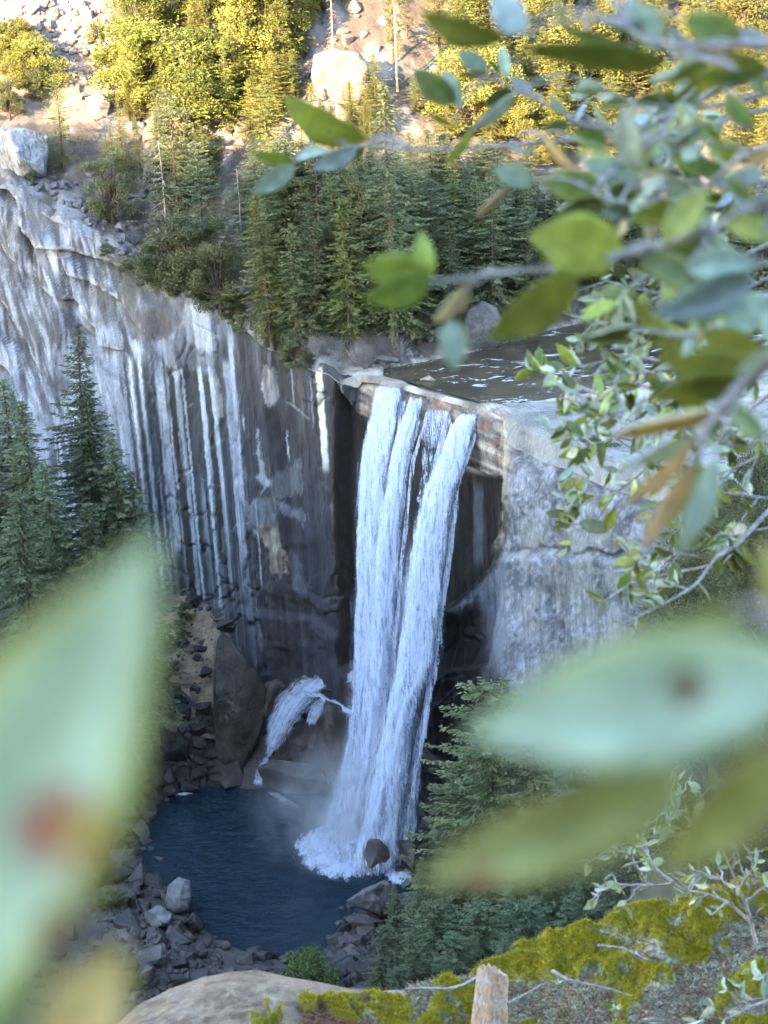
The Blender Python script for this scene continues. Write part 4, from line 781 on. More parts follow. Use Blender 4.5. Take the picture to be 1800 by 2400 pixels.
boulders([(0, 1750), (300, 1780), (330, 1900), (330, 2050), (420, 2200), (400, 2380), (0, 2380)], 500, 18, 0.3, 1.8, 'talus_rock', '', '', thing_min=9, power=2.0)
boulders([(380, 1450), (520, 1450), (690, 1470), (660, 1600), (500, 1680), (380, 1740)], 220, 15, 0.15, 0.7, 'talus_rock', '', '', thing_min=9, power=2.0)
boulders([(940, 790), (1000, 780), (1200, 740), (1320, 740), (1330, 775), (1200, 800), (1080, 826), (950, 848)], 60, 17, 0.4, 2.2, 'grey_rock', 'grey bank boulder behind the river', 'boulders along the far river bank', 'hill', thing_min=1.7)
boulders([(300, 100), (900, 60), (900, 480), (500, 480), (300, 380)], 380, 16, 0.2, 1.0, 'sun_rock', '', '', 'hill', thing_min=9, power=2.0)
for (wh, mk), L in LOOSE.items():
    VV, FF, n0 = [], {3: [], 4: []}, 0
    for p, rot, sc, me in L:
        co = np.empty(len(me.vertices)*3, np.float32); me.vertices.foreach_get('co', co); co = co.reshape(-1, 3)*sc
        Rm = np.array(Matrix.Rotation(rot[2], 3, 'Z') @ Matrix.Rotation(rot[1], 3, 'Y') @ Matrix.Rotation(rot[0], 3, 'X'))
        VV.append(co@Rm.T+p)
        for pl in me.polygons:
            v = list(pl.vertices)
            FF[len(v)].append([a+n0 for a in v])
        n0 += len(co)
    put('rubble', mesh_np('rubble', np.concatenate(VV), [np.array(FF[3]), np.array(FF[4])], mats=[M[mk]]), kind='stuff', label={'val': 'small broken rock lying round the pool', 'hill': 'small broken rock lying on the upper slopes'}[wh])

# ================================================================== TREES
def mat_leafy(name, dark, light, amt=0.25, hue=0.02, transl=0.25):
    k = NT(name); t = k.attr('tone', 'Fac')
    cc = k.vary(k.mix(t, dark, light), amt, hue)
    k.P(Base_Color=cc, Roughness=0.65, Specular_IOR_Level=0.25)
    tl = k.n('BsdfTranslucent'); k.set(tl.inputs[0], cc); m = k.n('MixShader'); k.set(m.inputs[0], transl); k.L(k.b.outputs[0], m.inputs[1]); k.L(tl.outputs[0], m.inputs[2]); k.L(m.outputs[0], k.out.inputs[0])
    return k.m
def mat_bark(name, a, b, sc=3.0):
    k = NT(name); c = k.coord('Object'); n = k.noise(k.scaled(c, (1, 1, 0.2)), sc, 5, 0.7)
    return k.P(Base_Color=k.vary(k.ramp(n, [(0.35, a), (0.65, b)]), .2, .01), Roughness=0.9, Normal=k.bump(n, 0.7, 0.1))
M['fir'] = mat_leafy('fir_needles', (0.082, 0.096, 0.045), (0.165, 0.178, 0.075))
M['firyel'] = mat_leafy('yellow_green_needles', (0.10, 0.11, 0.03), (0.19, 0.19, 0.05))
M['firblue'] = mat_leafy('dark_fir_needles', (0.066, 0.086, 0.048), (0.13, 0.152, 0.078))
M['oak'] = mat_leafy('live_oak_leaves', (0.075, 0.085, 0.042), (0.15, 0.155, 0.068))
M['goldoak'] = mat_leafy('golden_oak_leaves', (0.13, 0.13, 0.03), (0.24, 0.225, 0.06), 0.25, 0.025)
M['bushgreen'] = mat_leafy('bright_shrub_leaves', (0.06, 0.10, 0.03), (0.14, 0.20, 0.06))
M['bark'] = mat_bark('brown_bark', (0.06, 0.042, 0.034), (0.15, 0.10, 0.075)); M['redbark'] = mat_bark('red_bark', (0.09, 0.035, 0.02), (0.22, 0.09, 0.05)); M['deadwood'] = mat_bark('grey_dead_wood', (0.2, 0.18, 0.18), (0.4, 0.37, 0.36))
M['palebark'] = mat_bark('pale_dead_wood', (0.22, 0.13, 0.09), (0.38, 0.27, 0.2))
def tube_np(P, r, sides=5):
    P = np.asarray(P, float); r = np.broadcast_to(r, len(P)); T = np.gradient(P, axis=0); T /= np.linalg.norm(T, axis=1)[:, None]+1e-9
    ref = np.where(np.abs(T[:, 2:3]) > 0.9, np.array([[1.0, 0, 0]]), np.array([[0, 0, 1.0]])); A = np.cross(T, ref); A /= np.linalg.norm(A, axis=1)[:, None]; Bn = np.cross(T, A)
    a = np.arange(sides)*2*math.pi/sides
    V = P[:, None]+(A[:, None]*np.cos(a)[None, :, None]+Bn[:, None]*np.sin(a)[None, :, None])*r[:, None, None]
    n = len(P); i = np.arange(n*sides).reshape(n, sides); i2 = np.roll(i, -1, 1)
    return V.reshape(-1, 3), np.stack([i[:-1].ravel(), i2[:-1].ravel(), i2[1:].ravel(), i[1:].ravel()], 1)
class MB:
    def __init__(s): s.V = []; s.F = []; s.n = 0; s.T = []
    def add(s, V, F, tone=None): s.V.append(V); s.F.append(F+s.n); s.n += len(V); s.T.append(np.zeros(len(V)) if tone is None else tone)
    def mesh(s, name, mats, smooth=False, tone=False): return mesh_np(name, np.concatenate(s.V), np.concatenate(s.F), smooth, attrs={'tone': np.concatenate(s.T)} if tone else None, mats=mats)
def leaf_quads(C, D, length, width, rg, flat=0.5):
    """narrow diamonds at C along D"""
    n = len(C); D = D/(np.linalg.norm(D, axis=1)[:, None]+1e-9); N = rg.normal(size=(n, 3)); N[:, 2] += flat*2
    S_ = np.cross(D, N); S_ /= np.linalg.norm(S_, axis=1)[:, None]+1e-9
    L = (length*rg.uniform(.7, 1.3, n))[:, None]; Wd = (width*rg.uniform(.7, 1.3, n))[:, None]
    V = np.stack([C-D*L*.5, C+S_*Wd*.5-D*L*.05, C+D*L*.5, C-S_*Wd*.5-D*L*.05], 1).reshape(-1, 3)
    return V, np.arange(n*4).reshape(n, 4)
def conifer(seed, H=30, rad=4.2, base=0.12, dens=1.0, droop=0.3, prof=0.85, ragged=0.25, leaf=(0.62, 0.2), step=0.5, per=3):
    rg = np.random.default_rng(seed); tr = MB(); cr = MB()
    zz = np.linspace(0, H, 14); wob = np.cumsum(rg.normal(0, 0.05, (14, 2)), 0); P = np.c_[wob, zz]; tr.add(*tube_np(P, np.interp(zz, [0, H], [H*0.014, 0.03]), 7))
    Cs, Ds, Ts = [], [], []; z = base*H; az = 0
    while z < H*0.99:
        f = (z/H-base)/(1-base); lw = rg.uniform(.75, 1.15)
        R0 = rad*min(1.0, (1-f)**prof*1.12+0.02)*min(1, 0.55+f*3)*lw
        for b in range(per+(1 if f < .6 else 0)):
            az += 2.4+rg.normal(0, .3); Lb = R0*rg.uniform(1-ragged*1.4, 1+ragged*0.6)
            if rg.random() < 0.06: Lb *= 0.3
            el = 0.35*(f)-droop*(1-f)*.6+rg.normal(0, .1); n = max(2, int(Lb/0.36*dens)); t = np.linspace(0.18, 1, n)
            d = np.array([math.cos(az), math.sin(az)]); hx = np.interp(z, zz, P[:, 0]); hy = np.interp(z, zz, P[:, 1])
            pz = z+Lb*(t*math.tan(el)-droop*.45*t*t+0.12*t**4); c = np.c_[hx+d[0]*Lb*t, hy+d[1]*Lb*t, pz]
            if n >= 5 and rg.random() < .5: tr.add(*tube_np(c[[0, n//2, n-1]], [0.05, 0.03, 0.012], 3))
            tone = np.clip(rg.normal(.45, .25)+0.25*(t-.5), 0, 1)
            for s in (-1, 0, 1):
                side = np.array([-d[1], d[0], 0])*s*0.9; cc = c+side*(0.16+0.26*(1-np.abs(t-.45)))[:, None]*rg.uniform(.6, 1.3, (n, 1))+rg.normal(0, .07, (n, 3))
                dd = np.r_[d, -0.15-droop*.3][None]+side[None]*0.8+rg.normal(0, .28, (n, 3)); Cs.append(cc); Ds.append(dd); Ts.append(tone+rg.normal(0, .1, n))
        z += step*rg.uniform(.7, 1.3)*(1.15-0.45*f)
    C = np.concatenate(Cs); D = np.concatenate(Ds); T = np.clip(np.concatenate(Ts), 0, 1)
    V, F = leaf_quads(C, D, leaf[0], leaf[1], rg); cr.add(V, F, np.repeat(T, 4))
    return tr, cr
def pine(seed, H=34, rad=3.6, base=0.35):
    rg = np.random.default_rng(seed); tr = MB(); cr = MB(); zz = np.linspace(0, H, 12); P = np.c_[np.cumsum(rg.normal(0, .07, (12, 2)), 0), zz]
    tr.add(*tube_np(P, np.interp(zz, [0, H], [H*0.013, 0.05]), 7))
    Cs, Ds, Ts = [], [], []
    for i in range(int(H*2.6)):
        f = rg.random()**0.9; z = H*(base+(1-base)*f); az = rg.random()*6.283; Lb = rad*(1-f**1.6*0.8)*rg.uniform(.45, 1.1)*(0.6 if f < .12 else 1)
        d = np.array([math.cos(az), math.sin(az), rg.uniform(-.15, .25)]); e = np.array([np.interp(z, zz, P[:, 0]), np.interp(z, zz, P[:, 1]), z]); tip = e+d*Lb
        tr.add(*tube_np(np.array([e, e+d*Lb*.5+[0, 0, -.08*Lb], tip]), [.07, .045, .02], 3)); tone = rg.normal(.5, .22)
        for q in range(rg.integers(3, 6)):
            cc = e+d*Lb*rg.uniform(.45, 1.05)+rg.normal(0, .38, 3); n = 16; dd = rg.normal(size=(n, 3)); dd[:, 2] += .5; dd /= np.linalg.norm(dd, axis=1)[:, None]
            Cs.append(cc+dd*rg.uniform(.15, .5, (n, 1))); Ds.append(dd); Ts.append(np.full(n, tone)+rg.normal(0, .12, n))
    V, F = leaf_quads(np.concatenate(Cs), np.concatenate(Ds), .5, .15, rg); cr.add(V, F, np.repeat(np.clip(np.concatenate(Ts), 0, 1), 4)); return tr, cr
def oak(seed, H=12, rad=5.0, lobes=40, per=300, leaf=.31, low=.15):
    rg = np.random.default_rng(seed); tr = MB(); cr = MB(); lean = rg.normal(0, .08, 2)
    tr.add(*tube_np(np.array([[0, 0, 0], [lean[0]*H*.3, lean[1]*H*.3, H*.25], [lean[0]*H*.6, lean[1]*H*.6, H*.6]]), [H*.03, H*.022, H*.01], 7))
    Cs, Ds, Ts = [], [], []
    for i in range(lobes):
        f = rg.random(); z = H*(low+(0.93-low)*f); R0 = rad*math.sqrt(max(.05, 1-((f-.4)/.68)**2)); az = rg.random()*6.283; rr = R0*rg.uniform(.25, .88)
        c = np.array([math.cos(az)*rr, math.sin(az)*rr, z]); lr = rad*rg.uniform(.2, .36)
        tr.add(*tube_np(np.array([[lean[0]*H*.3, lean[1]*H*.3, H*.25], c*.6+[0, 0, .1*z], c]), [H*.01, H*.006, .03], 4))
        n = int(per*rg.uniform(.7, 1.2)); d = rg.normal(size=(n, 3)); d /= np.linalg.norm(d, axis=1)[:, None]; d[:, 2] *= .75
        k = 1+.35*vnoise(d[:, 0]*2.5+i, d[:, 1]*2.5, d[:, 2]*2.5, 3)
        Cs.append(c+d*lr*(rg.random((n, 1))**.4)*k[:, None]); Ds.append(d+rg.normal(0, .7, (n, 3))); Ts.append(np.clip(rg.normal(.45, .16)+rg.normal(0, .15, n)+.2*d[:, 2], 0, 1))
    V, F = leaf_quads(np.concatenate(Cs), np.concatenate(Ds), leaf, leaf*.6, rg, .3); cr.add(V, F, np.repeat(np.concatenate(Ts), 4)); return tr, cr
def snag(seed, H=24, nb=46, lb=2.8, base=.15, droop=.35, twigs=True):
    rg = np.random.default_rng(seed); tr = MB(); zz = np.linspace(0, H, 10); P = np.c_[np.cumsum(rg.normal(0, .09, (10, 2)), 0), zz]; tr.add(*tube_np(P, np.interp(zz, [0, H], [H*.011, .05]), 7))
    br = MB()
    for i in range(nb):
        f = base+(1-base)*rg.random(); z = f*H; az = rg.random()*6.283; L = lb*(1.1-f)*rg.uniform(.4, 1.2)+.4; e = np.array([np.interp(z, zz, P[:, 0]), np.interp(z, zz, P[:, 1]), z]); d = np.array([math.cos(az), math.sin(az), -droop*rg.uniform(0, 1)])
        Q = np.array([e, e+d*L*.5, e+d*L+[0, 0, -.15*L]]); br.add(*tube_np(Q, [.06, .04, .015], 3))
        if twigs:
            for _ in range(4):
                s = e+d*L*rg.uniform(.4, 1); dd = d+rg.normal(0, .6, 3); br.add(*tube_np(np.array([s, s+dd*L*.28, s+dd*L*.45+[0, 0, -.1]]), [.025, .018, .008], 3))
    return tr, br
def bare_shrub(seed, H=3.5, n=70):
    rg = np.random.default_rng(seed); br = MB()
    for i in range(n):
        d = rg.normal(0, .55, 3); d[2] = 1; d /= np.linalg.norm(d); L = H*rg.uniform(.5, 1); s = np.r_[rg.normal(0, .35, 2), 0]; m = s+d*L*.5+rg.normal(0, .15, 3); e = m+d*L*.5+rg.normal(0, .25, 3); br.add(*tube_np(np.array([s, m, e]), [.035, .025, .01], 3))
        for _ in range(4):
            a = m+(e-m)*rg.random(); dd = d+rg.normal(0, .7, 3); br.add(*tube_np(np.array([a, a+dd*.4, a+dd*.8]), [.02, .014, .006], 3))
    return br
PROTO = {}
def reg(key, name, trc, tm, cm, H, crown='crown'):
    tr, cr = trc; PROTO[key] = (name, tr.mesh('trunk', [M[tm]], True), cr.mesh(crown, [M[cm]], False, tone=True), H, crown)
def reg2(key, src, cm):
    n, t, c, H, cn = PROTO[src]; c = c.copy(); c.materials.clear(); c.materials.append(M[cm]); PROTO[key] = (n, t, c, H, cn)
reg('fir1', 'fir_tree', conifer(11, 32, 5.2, ragged=.4, droop=.36, per=4), 'bark', 'fir', 32); reg('fir2', 'fir_tree', conifer(12, 32, 4.7, droop=.45, ragged=.55, per=4, step=.6), 'bark', 'fir', 32)
reg('fir3', 'fir_tree', conifer(13, 30, 6.0, droop=.25, prof=.62, ragged=.5, per=4, step=.62), 'bark', 'fir', 30); reg('thin', 'fir_tree', conifer(14, 30, 2.9, base=.2, ragged=.5, droop=.4, step=.7), 'redbark', 'fir', 30)
reg('big', 'fir_tree', conifer(15, 44, 7.2, droop=.42, ragged=.42, step=.62, leaf=(.8, .24), per=4), 'bark', 'firblue', 44); reg('big2', 'fir_tree', conifer(16, 40, 6.4, droop=.36, ragged=.38, step=.6, leaf=(.75, .23), per=4), 'bark', 'firblue', 40)
reg('pine1', 'pine_tree', pine(21), 'redbark', 'firyel', 34); reg('pine2', 'pine_tree', pine(22, 30, 4.2, .2), 'bark', 'fir', 30)
reg('oak1', 'oak_tree', oak(31), 'bark', 'oak', 12); reg('oak2', 'oak_tree', oak(32, 11, 4.2, 30), 'bark', 'oak', 11); reg('oak3', 'oak_tree', oak(33, 14, 4.6, 40, low=.08), 'bark', 'oak', 14)
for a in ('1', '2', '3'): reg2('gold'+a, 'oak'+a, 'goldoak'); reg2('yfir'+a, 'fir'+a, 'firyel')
reg2('dfir1', 'fir1', 'firblue'); reg2('dfir2', 'fir3', 'firblue'); reg2('ypine', 'pine2', 'firyel'); reg2('boak', 'oak1', 'bushgreen'); reg2('full2', 'oak2', 'firblue')
reg('full', 'fir_tree', conifer(17, 36, 8.0, base=.05, prof=.5, dens=1.25, step=.55, per=5, ragged=.5, droop=.2, leaf=(.6, .22)), 'bark', 'fir', 36); reg('full2', 'fir_tree', conifer(18, 34, 7.2, base=.05, prof=.45, dens=1.25, step=.55, per=5, ragged=.6, droop=.3, leaf=(.6, .2)), 'bark', 'firblue', 34)
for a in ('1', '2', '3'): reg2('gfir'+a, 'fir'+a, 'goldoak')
reg('nearbush', 'oak_shrub', oak(41, 6, 3.6, 60, 330, .13, .05), 'deadwood', 'oak', 6); reg('shrub', 'shrub', oak(42, 4.5, 2.9, 24, 260, .24, .1), 'deadwood', 'bushgreen', 4.5)
reg('dshrub', 'shrub', oak(43, 4.5, 2.6, 22, 200, .25, .05), 'bark', 'fir', 4.5)
tr, br = snag(51); SN = [('dead_tree', tr.mesh('trunk', [M['deadwood']], True), br.mesh('branches', [M['deadwood']]), 24)]
tr, br = snag(52, 26, 70, 1.6, .1, .5, False); SN.append(('dead_tree', tr.mesh('trunk', [M['palebark']], True), br.mesh('branches', [M['palebark']]), 26))
tr, br = snag(53, 22, 30, 3.6, .3, .7); SN.append(('dead_tree', tr.mesh('trunk', [M['deadwood']], True), br.mesh('branches', [M['deadwood']]), 22))
BSH = [bare_shrub(61).mesh('bare_shrub', [M['deadwood']]), bare_shrub(62, 2.8, 60).mesh('bare_shrub', [M['deadwood']])]
TCOUNT = {}
rgt = np.random.default_rng(77)
def tree(key, base, h, label, group=None, cat=None, wide=1.0):
    name, t, c, H, cn = PROTO[key]; s = h/H
    r = empty(name, base, label=label, category=cat or name.split('_')[-1], group=group); r.rotation_euler = (rgt.normal(0, .02), rgt.normal(0, .02), rgt.uniform(0, 6.28)); r.scale = (s*wide, s*wide, s)
    put('trunk', t, r); put(cn, c, r); return r
def dead(i, base, h, label, group=None):
    name, t, b, H = SN[i]; r = empty(name, base, label=label, category='dead tree', group=group); s = h/H; r.scale = (s, s, s); r.rotation_euler = (0, 0, rgt.uniform(0, 6.28)); put('trunk', t, r); put('branches', b, r, kind='stuff'); return r
def h_for(P, pytop):
    lo, hi = 0.5, 90.0
    for _ in range(24):
        m = (lo+hi)/2; _, y = proj(P+np.array([0, 0, m])); lo, hi = (m, hi) if y > pytop else (lo, m)
    return lo
def hill_tree(key, px, pyb, pyt, label, group=None, wide=1.0, snagi=None, sink=.3):
    P = on_hill(px, pyb)-np.array([0, 0, sink]); h = h_for(P, pyt)
    return dead(snagi, P, h, label, group) if snagi is not None else tree(key, P, h, label, group, wide=wide)
def val_tree(key, px, pyt, Y, label, group=None, wide=1.0, hmax=60, cat=None):
    """tree whose tip is seen at a pixel, standing at distance Y"""
    T = atY(px, pyt, Y); z = float(val_z(T[0], T[1])); h = min(T[2]-z, hmax); return tree(key, np.array([T[0], T[1], T[2]-h-.3]), h+.3, label, group, wide=wide, cat=cat)
def zone(a, b, q):
    u, v = (np.array([a, b])-q.min(0))/np.ptp(q, axis=0); return ('upper ' if v < .5 else 'lower ')+('left' if u < .2 else 'centre left' if u < .45 else 'centre right' if u < .75 else 'right')
# ---- trees that can be told apart, above the cliff
hill_tree('yfir3', 150, 408, 172, 'olive conifer with dark lower boughs standing above the streaked slabs at the left', wide=1.1)
hill_tree('oak1', 25, 285, 185, 'brown-tinged oak at the left edge above the small rock face', wide=1.2)
hill_tree('oak2', 95, 240, 150, 'greyish half-shaded oak above the small rock face', wide=1.1)
hill_tree('yfir2', 290, 420, 215, 'pale yellow-green conifer just left of the pyramid-shaped boulder')
hill_tree('oak3', 265, 520, 345, 'dense dark oak over bare roots on the bench', wide=1.2)
hill_tree('fir3', 425, 600, 205, 'tall grey-green fir right of the pyramid-shaped boulder', wide=1.1)
hill_tree('dfir2', 485, 640, 330, 'broad dark fir on the brow of the streaked cliff', wide=1.2)
hill_tree('oak1', 385, 690, 560, 'round oak at the brow left of the broad dark fir', wide=1.25)
hill_tree('oak2', 455, 700, 490, 'bushy oak hanging over the white slab of the cliff', wide=1.3)
hill_tree('oak3', 520, 745, 560, 'dark oak drooping over the cliff brow', wide=1.1)
hill_tree('yfir1', 640, 818, 450, 'bright yellow-green conifer reaching down over the dark wall', wide=1.5)
hill_tree('fir2', 700, 828, 520, 'mid green conifer just right of the yellow-green one on the brow', wide=1.5)
hill_tree('dfir1', 745, 800, 470, 'dark slender conifer above the white streak of the wall', wide=1.3)
hill_tree('fir1', 800, 760, 380, 'grey-green conifer behind the bare grey shrubs', wide=1.5)
hill_tree('pine2', 868, 800, 355, 'feathery conifer left of the red-barked pine')
hill_tree('fir2', 930, 842, 190, 'tallest red-barked conifer at the river bank above the lip', wide=1.2)
hill_tree('yfir2', 1065, 660, 345, 'yellow-green conifer with bare lower limbs above the river', wide=1.4)
hill_tree('dfir1', 1180, 660, 360, 'dark dense conifer above the round river boulder', wide=1.2)
hill_tree('dfir2', 1125, 640, 420, 'dark broad conifer behind the yellow-green one above the river')
hill_tree(None, 572, 620, 395, 'silvery dead tree with drooping limbs above the brow', snagi=0)
hill_tree(None, 590, 700, 560, 'thin pale dead sapling on the brow', snagi=2)
hill_tree(None, 762, 680, 440, 'grey dead tree among the dark conifers', snagi=0)
hill_tree(None, 395, 600, 330, 'thin reddish dead trunk leaning left of the tall fir', snagi=2)
hill_tree(None, 797, 340, -60, 'very tall bare dead pine in front of the huge sunlit block', snagi=1)
hill_tree(None, 932, 215, -120, 'pale orange bare trunk at the top edge', snagi=1)
hill_tree('fir1', 105, 452, 425, 'tiny dark conifer on the bench above the slabs', wide=1.5); hill_tree('dshrub', 72, 432, 400, 'small round bush on the bench above the slabs', wide=.8)
# ---- shaded forest behind the river
def forest(poly, n, seed, keys, hrange, label, group, wide=(1.1, 1.6), tops=None):
    q, _, rg = scatter(poly, n, seed, 0, 1)
    lo_, hi_ = q.min(0), q.max(0); KW = {'gold': 'golden round oak', 'gfir': 'golden fir', 'yfir': 'yellow-green fir', 'ypin': 'open-crowned pine', 'fir1': 'grey-green fir', 'fir2': 'drooping green fir', 'fir3': 'broad green fir', 'dfir': 'dark fir', 'thin': 'thin fir', 'oak2': 'olive oak', 'pine': 'feathery pine'}
    for p, (qa, qb) in zip(on_hill_many(q), q):
        ky = keys[rg.integers(len(keys))]; h = rg.uniform(*hrange) if tops is None else min(max(h_for(p, rg.uniform(*tops)), hrange[0]), hrange[1]); v = (qb-lo_[1])/(hi_[1]-lo_[1]); u = (qa-lo_[0])/(hi_[0]-lo_[0])
        lab = ('tall ' if h > hrange[0]+.66*(hrange[1]-hrange[0]) else 'short ' if h < hrange[0]+.33*(hrange[1]-hrange[0]) else '')+KW[ky[:4]]+' '+label+', '+('upper ' if v < .4 else 'lower ')+('left' if u < .25 else 'centre left' if u < .5 else 'centre right' if u < .75 else 'right')
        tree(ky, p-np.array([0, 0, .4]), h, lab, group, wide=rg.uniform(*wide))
forest([(540, 480), (900, 430), (1250, 430), (1250, 600), (960, 700), (850, 790), (700, 740), (600, 640)], 66, 3, ['fir1', 'fir2', 'dfir1', 'dfir2', 'fir3', 'fir3', 'yfir2', 'pine2'], (9, 38), 'in the shaded forest behind the lip', 'shaded conifers behind the lip', (1.45, 2.2), (290, 460))
forest([(1200, 480), (1800, 560), (1800, 800), (1500, 760), (1300, 720), (1200, 640)], 36, 4, ['dfir1', 'dfir2', 'fir1', 'oak2', 'fir3'], (8, 30), 'in shade beyond the river', 'shaded trees beyond the river', (1.4, 2.0), (390, 560))
forest([(180, 330), (540, 380), (560, 470), (450, 520), (220, 420)], 11, 5, ['fir2', 'oak2', 'yfir2', 'fir1'], (8, 18), 'half shaded above the slabs', 'half-shaded trees above the slabs')
# ---- sunlit trees
forest([(280, 60), (560, 20), (700, 60), (720, 200), (620, 330), (480, 330), (300, 300)], 66, 6, ['gold1', 'gfir1', 'gfir2', 'gfir3', 'yfir1', 'yfir2', 'ypine'], (9, 24), 'sunlit on the upper slope', 'sunlit trees on the upper slope')
forest([(0, 90), (90, 120), (150, 210), (60, 230), (0, 190)], 8, 7, ['gold1', 'gold2', 'yfir3'], (7, 13), 'sunlit beside the talus field', 'golden trees beside the talus field')
forest([(560, 0), (760, 0), (700, 110), (580, 60)], 9, 8, ['gold3', 'yfir1', 'ypine', 'gold1'], (12, 22), 'sunlit left of the dead pine', 'tall sunlit trees near the top edge')
forest([(900, 60), (1300, -60), (1800, -60), (1800, 430), (1450, 420), (1250, 400), (1000, 330), (900, 200)], 135, 9, ['gold1', 'gfir2', 'gfir3', 'yfir1', 'yfir2', 'yfir3', 'ypine', 'gfir1'], (9, 23), 'in the sunlit canopy at the upper right', 'sunlit canopy at the upper right')
forest([(230, -60), (900, -60), (1250, -90), (1250, -20), (900, 30), (500, 10), (240, 0)], 26, 10, ['gold1', 'gfir1', 'yfir1', 'yfir2', 'gfir2'], (9, 18), 'sunlit along the top edge', 'sunlit trees along the top edge')
forest([(560, 200), (720, 240), (900, 230), (900, 370), (700, 380), (540, 360)], 24, 12, ['yfir1', 'yfir2', 'gfir2', 'ypine', 'yfir3'], (7, 17), 'at the sunlit foot of the slope', 'trees at the sunlit foot of the upper slope', (1.2, 1.8))
forest([(950, 690), (1250, 640), (1340, 730), (1200, 775), (1080, 800), (980, 815)], 20, 13, ['fir1', 'dfir2', 'fir3', 'fir2', 'dfir1'], (10, 38), 'on the far river bank', 'trees along the far river bank', (1.2, 1.7), (400, 580))
forest([(580, 740), (700, 720), (900, 740), (930, 820), (760, 835), (640, 800)], 18, 14, ['fir1', 'yfir2', 'fir3', 'fir2', 'yfir1'], (9, 36), 'close behind the cliff brow', 'conifers close behind the cliff brow', (1.2, 1.7), (430, 640))
# ---- bare grey shrubs on the brow and banks
q, s_, rg = scatter([(690, 830), (740, 760), (850, 770), (930, 800), (940, 845), (860, 860), (780, 860)], 34, 31, .7, 1.4)
for a, b in q: o = put('bare_shrub', BSH[rg.integers(2)], loc=on_hill(a, b), label='leafless grey shrub on the brow beside the lip, '+zone(a, b, q), category='shrub', group='leafless shrubs beside the lip'); o.rotation_euler.z = rg.uniform(0, 6); o.scale = [rg.uniform(.7, 1.3)]*3
q, s_, rg = scatter([(1000, 680), (1250, 640), (1350, 740), (1190, 790), (1080, 720)], 26, 32, .7, 1.4)
for a, b in q: o = put('bare_shrub', BSH[rg.integers(2)], loc=on_hill(a, b), label='leafless shrub on the bank above the round river boulder, '+zone(a, b, q), category='shrub', group='leafless shrubs on the river bank'); o.rotation_euler.z = rg.uniform(0, 6); o.scale = [rg.uniform(.7, 1.2)]*3
q, s_, rg = scatter([(180, 400), (420, 420), (430, 620), (330, 640), (230, 540)], 18, 33, .7, 1.4)
for a, b in q: o = put('bare_shrub', BSH[rg.integers(2)], loc=on_hill(a, b), label='leafless twiggy shrub on the bench above the slabs, '+zone(a, b, q), category='shrub', group='leafless shrubs on the bench'); o.rotation_euler.z = rg.uniform(0, 6); o.scale = [rg.uniform(.6, 1.1)]*3
# ---- the dark conifers at the left
for key, px, pyt, Yv, lab, w in [('big', 140, 752, 436, 'tallest dark fir at the left with a slender tip against the slabs', .85), ('big2', 62, 930, 425, 'dark fir between the tallest one and the left edge', 1.0), ('big', 10, 885, 430, 'dark fir cut by the left edge of the view', 1.0),
                                 ('big2', 205, 905, 432, 'dark fir just right of the tallest one', 1.05), ('big', 255, 1010, 428, 'dark fir whose boughs reach the striped wall', 1.0), ('big2', 305, 1110, 426, 'shorter dark fir nearest the foot of the striped wall', .8),
                                 ('big', 120, 1080, 415, 'dark fir in the front row above the blurred leaf', 1.0), ('big2', 30, 1150, 408, 'front dark fir low at the left edge', 1.1), ('big', 200, 1180, 412, 'front dark fir just above the tip of the blurred leaf', 1.0), ('big2', -40, 1000, 428, 'dark fir mostly beyond the left edge', 1.0)]:
    val_tree(key, px, pyt, Yv, lab, 'dark firs at the left', w*1.25)
for px, py, hh, lab in [(438, 1460, 5.5, 'dense dark green shrub on the tan slope'), (428, 1495, 4.5, 'lower dark green shrub on the tan slope')]: tree('dshrub', on_val([px], [py])[0]-np.array([0, 0, .3]), hh, lab, wide=.8)
for i, (px, py, hh, ky) in enumerate([(345, 655, 4, 'dshrub'), (410, 690, 6, 'oak2'), (470, 712, 6, 'oak1'), (545, 745, 7, 'oak3'), (565, 765, 4, 'dshrub'), (600, 788, 10, 'fir2'), (625, 810, 8, 'yfir1'), (660, 826, 9, 'fir3'), (690, 840, 5, 'dshrub'), (720, 848, 3, 'dshrub'), (300, 625, 3, 'dshrub'), (250, 585, 2.5, 'dshrub')]):
    tree(ky, on_hill(px, py)+np.array([0, -.6, -1.0]), hh, ['low green bush', 'small olive oak', 'spreading olive oak', 'drooping oak', 'dark low bush', 'young drooping fir', 'young yellow-green fir', 'young broad fir', 'bush', 'tiny bush', 'small bush', 'tiniest bush'][i]+' overhanging the cliff brow, '+['first', 'second', 'third', 'fourth', 'fifth', 'sixth', 'seventh', 'eighth', 'ninth', 'tenth', 'leftmost but one', 'leftmost'][i]+' along the edge', 'bushes and saplings on the cliff brow', wide=1.3)
q, s_, rg = scatter([(-60, 1950), (230, 1960), (270, 2100), (330, 2330), (-60, 2330)], 16, 35, .7, 1.4)
for p, (a, b) in zip(on_val(q[:, 0], q[:, 1]), q): tree(['dshrub', 'shrub', 'oak2'][rg.integers(3)], p-np.array([0, 0, .3]), rg.uniform(2.5, 7), 'shrub on the near bank left of the pool, '+zone(a, b, q), 'shrubs on the near left bank', 'shrub', wide=1.3)
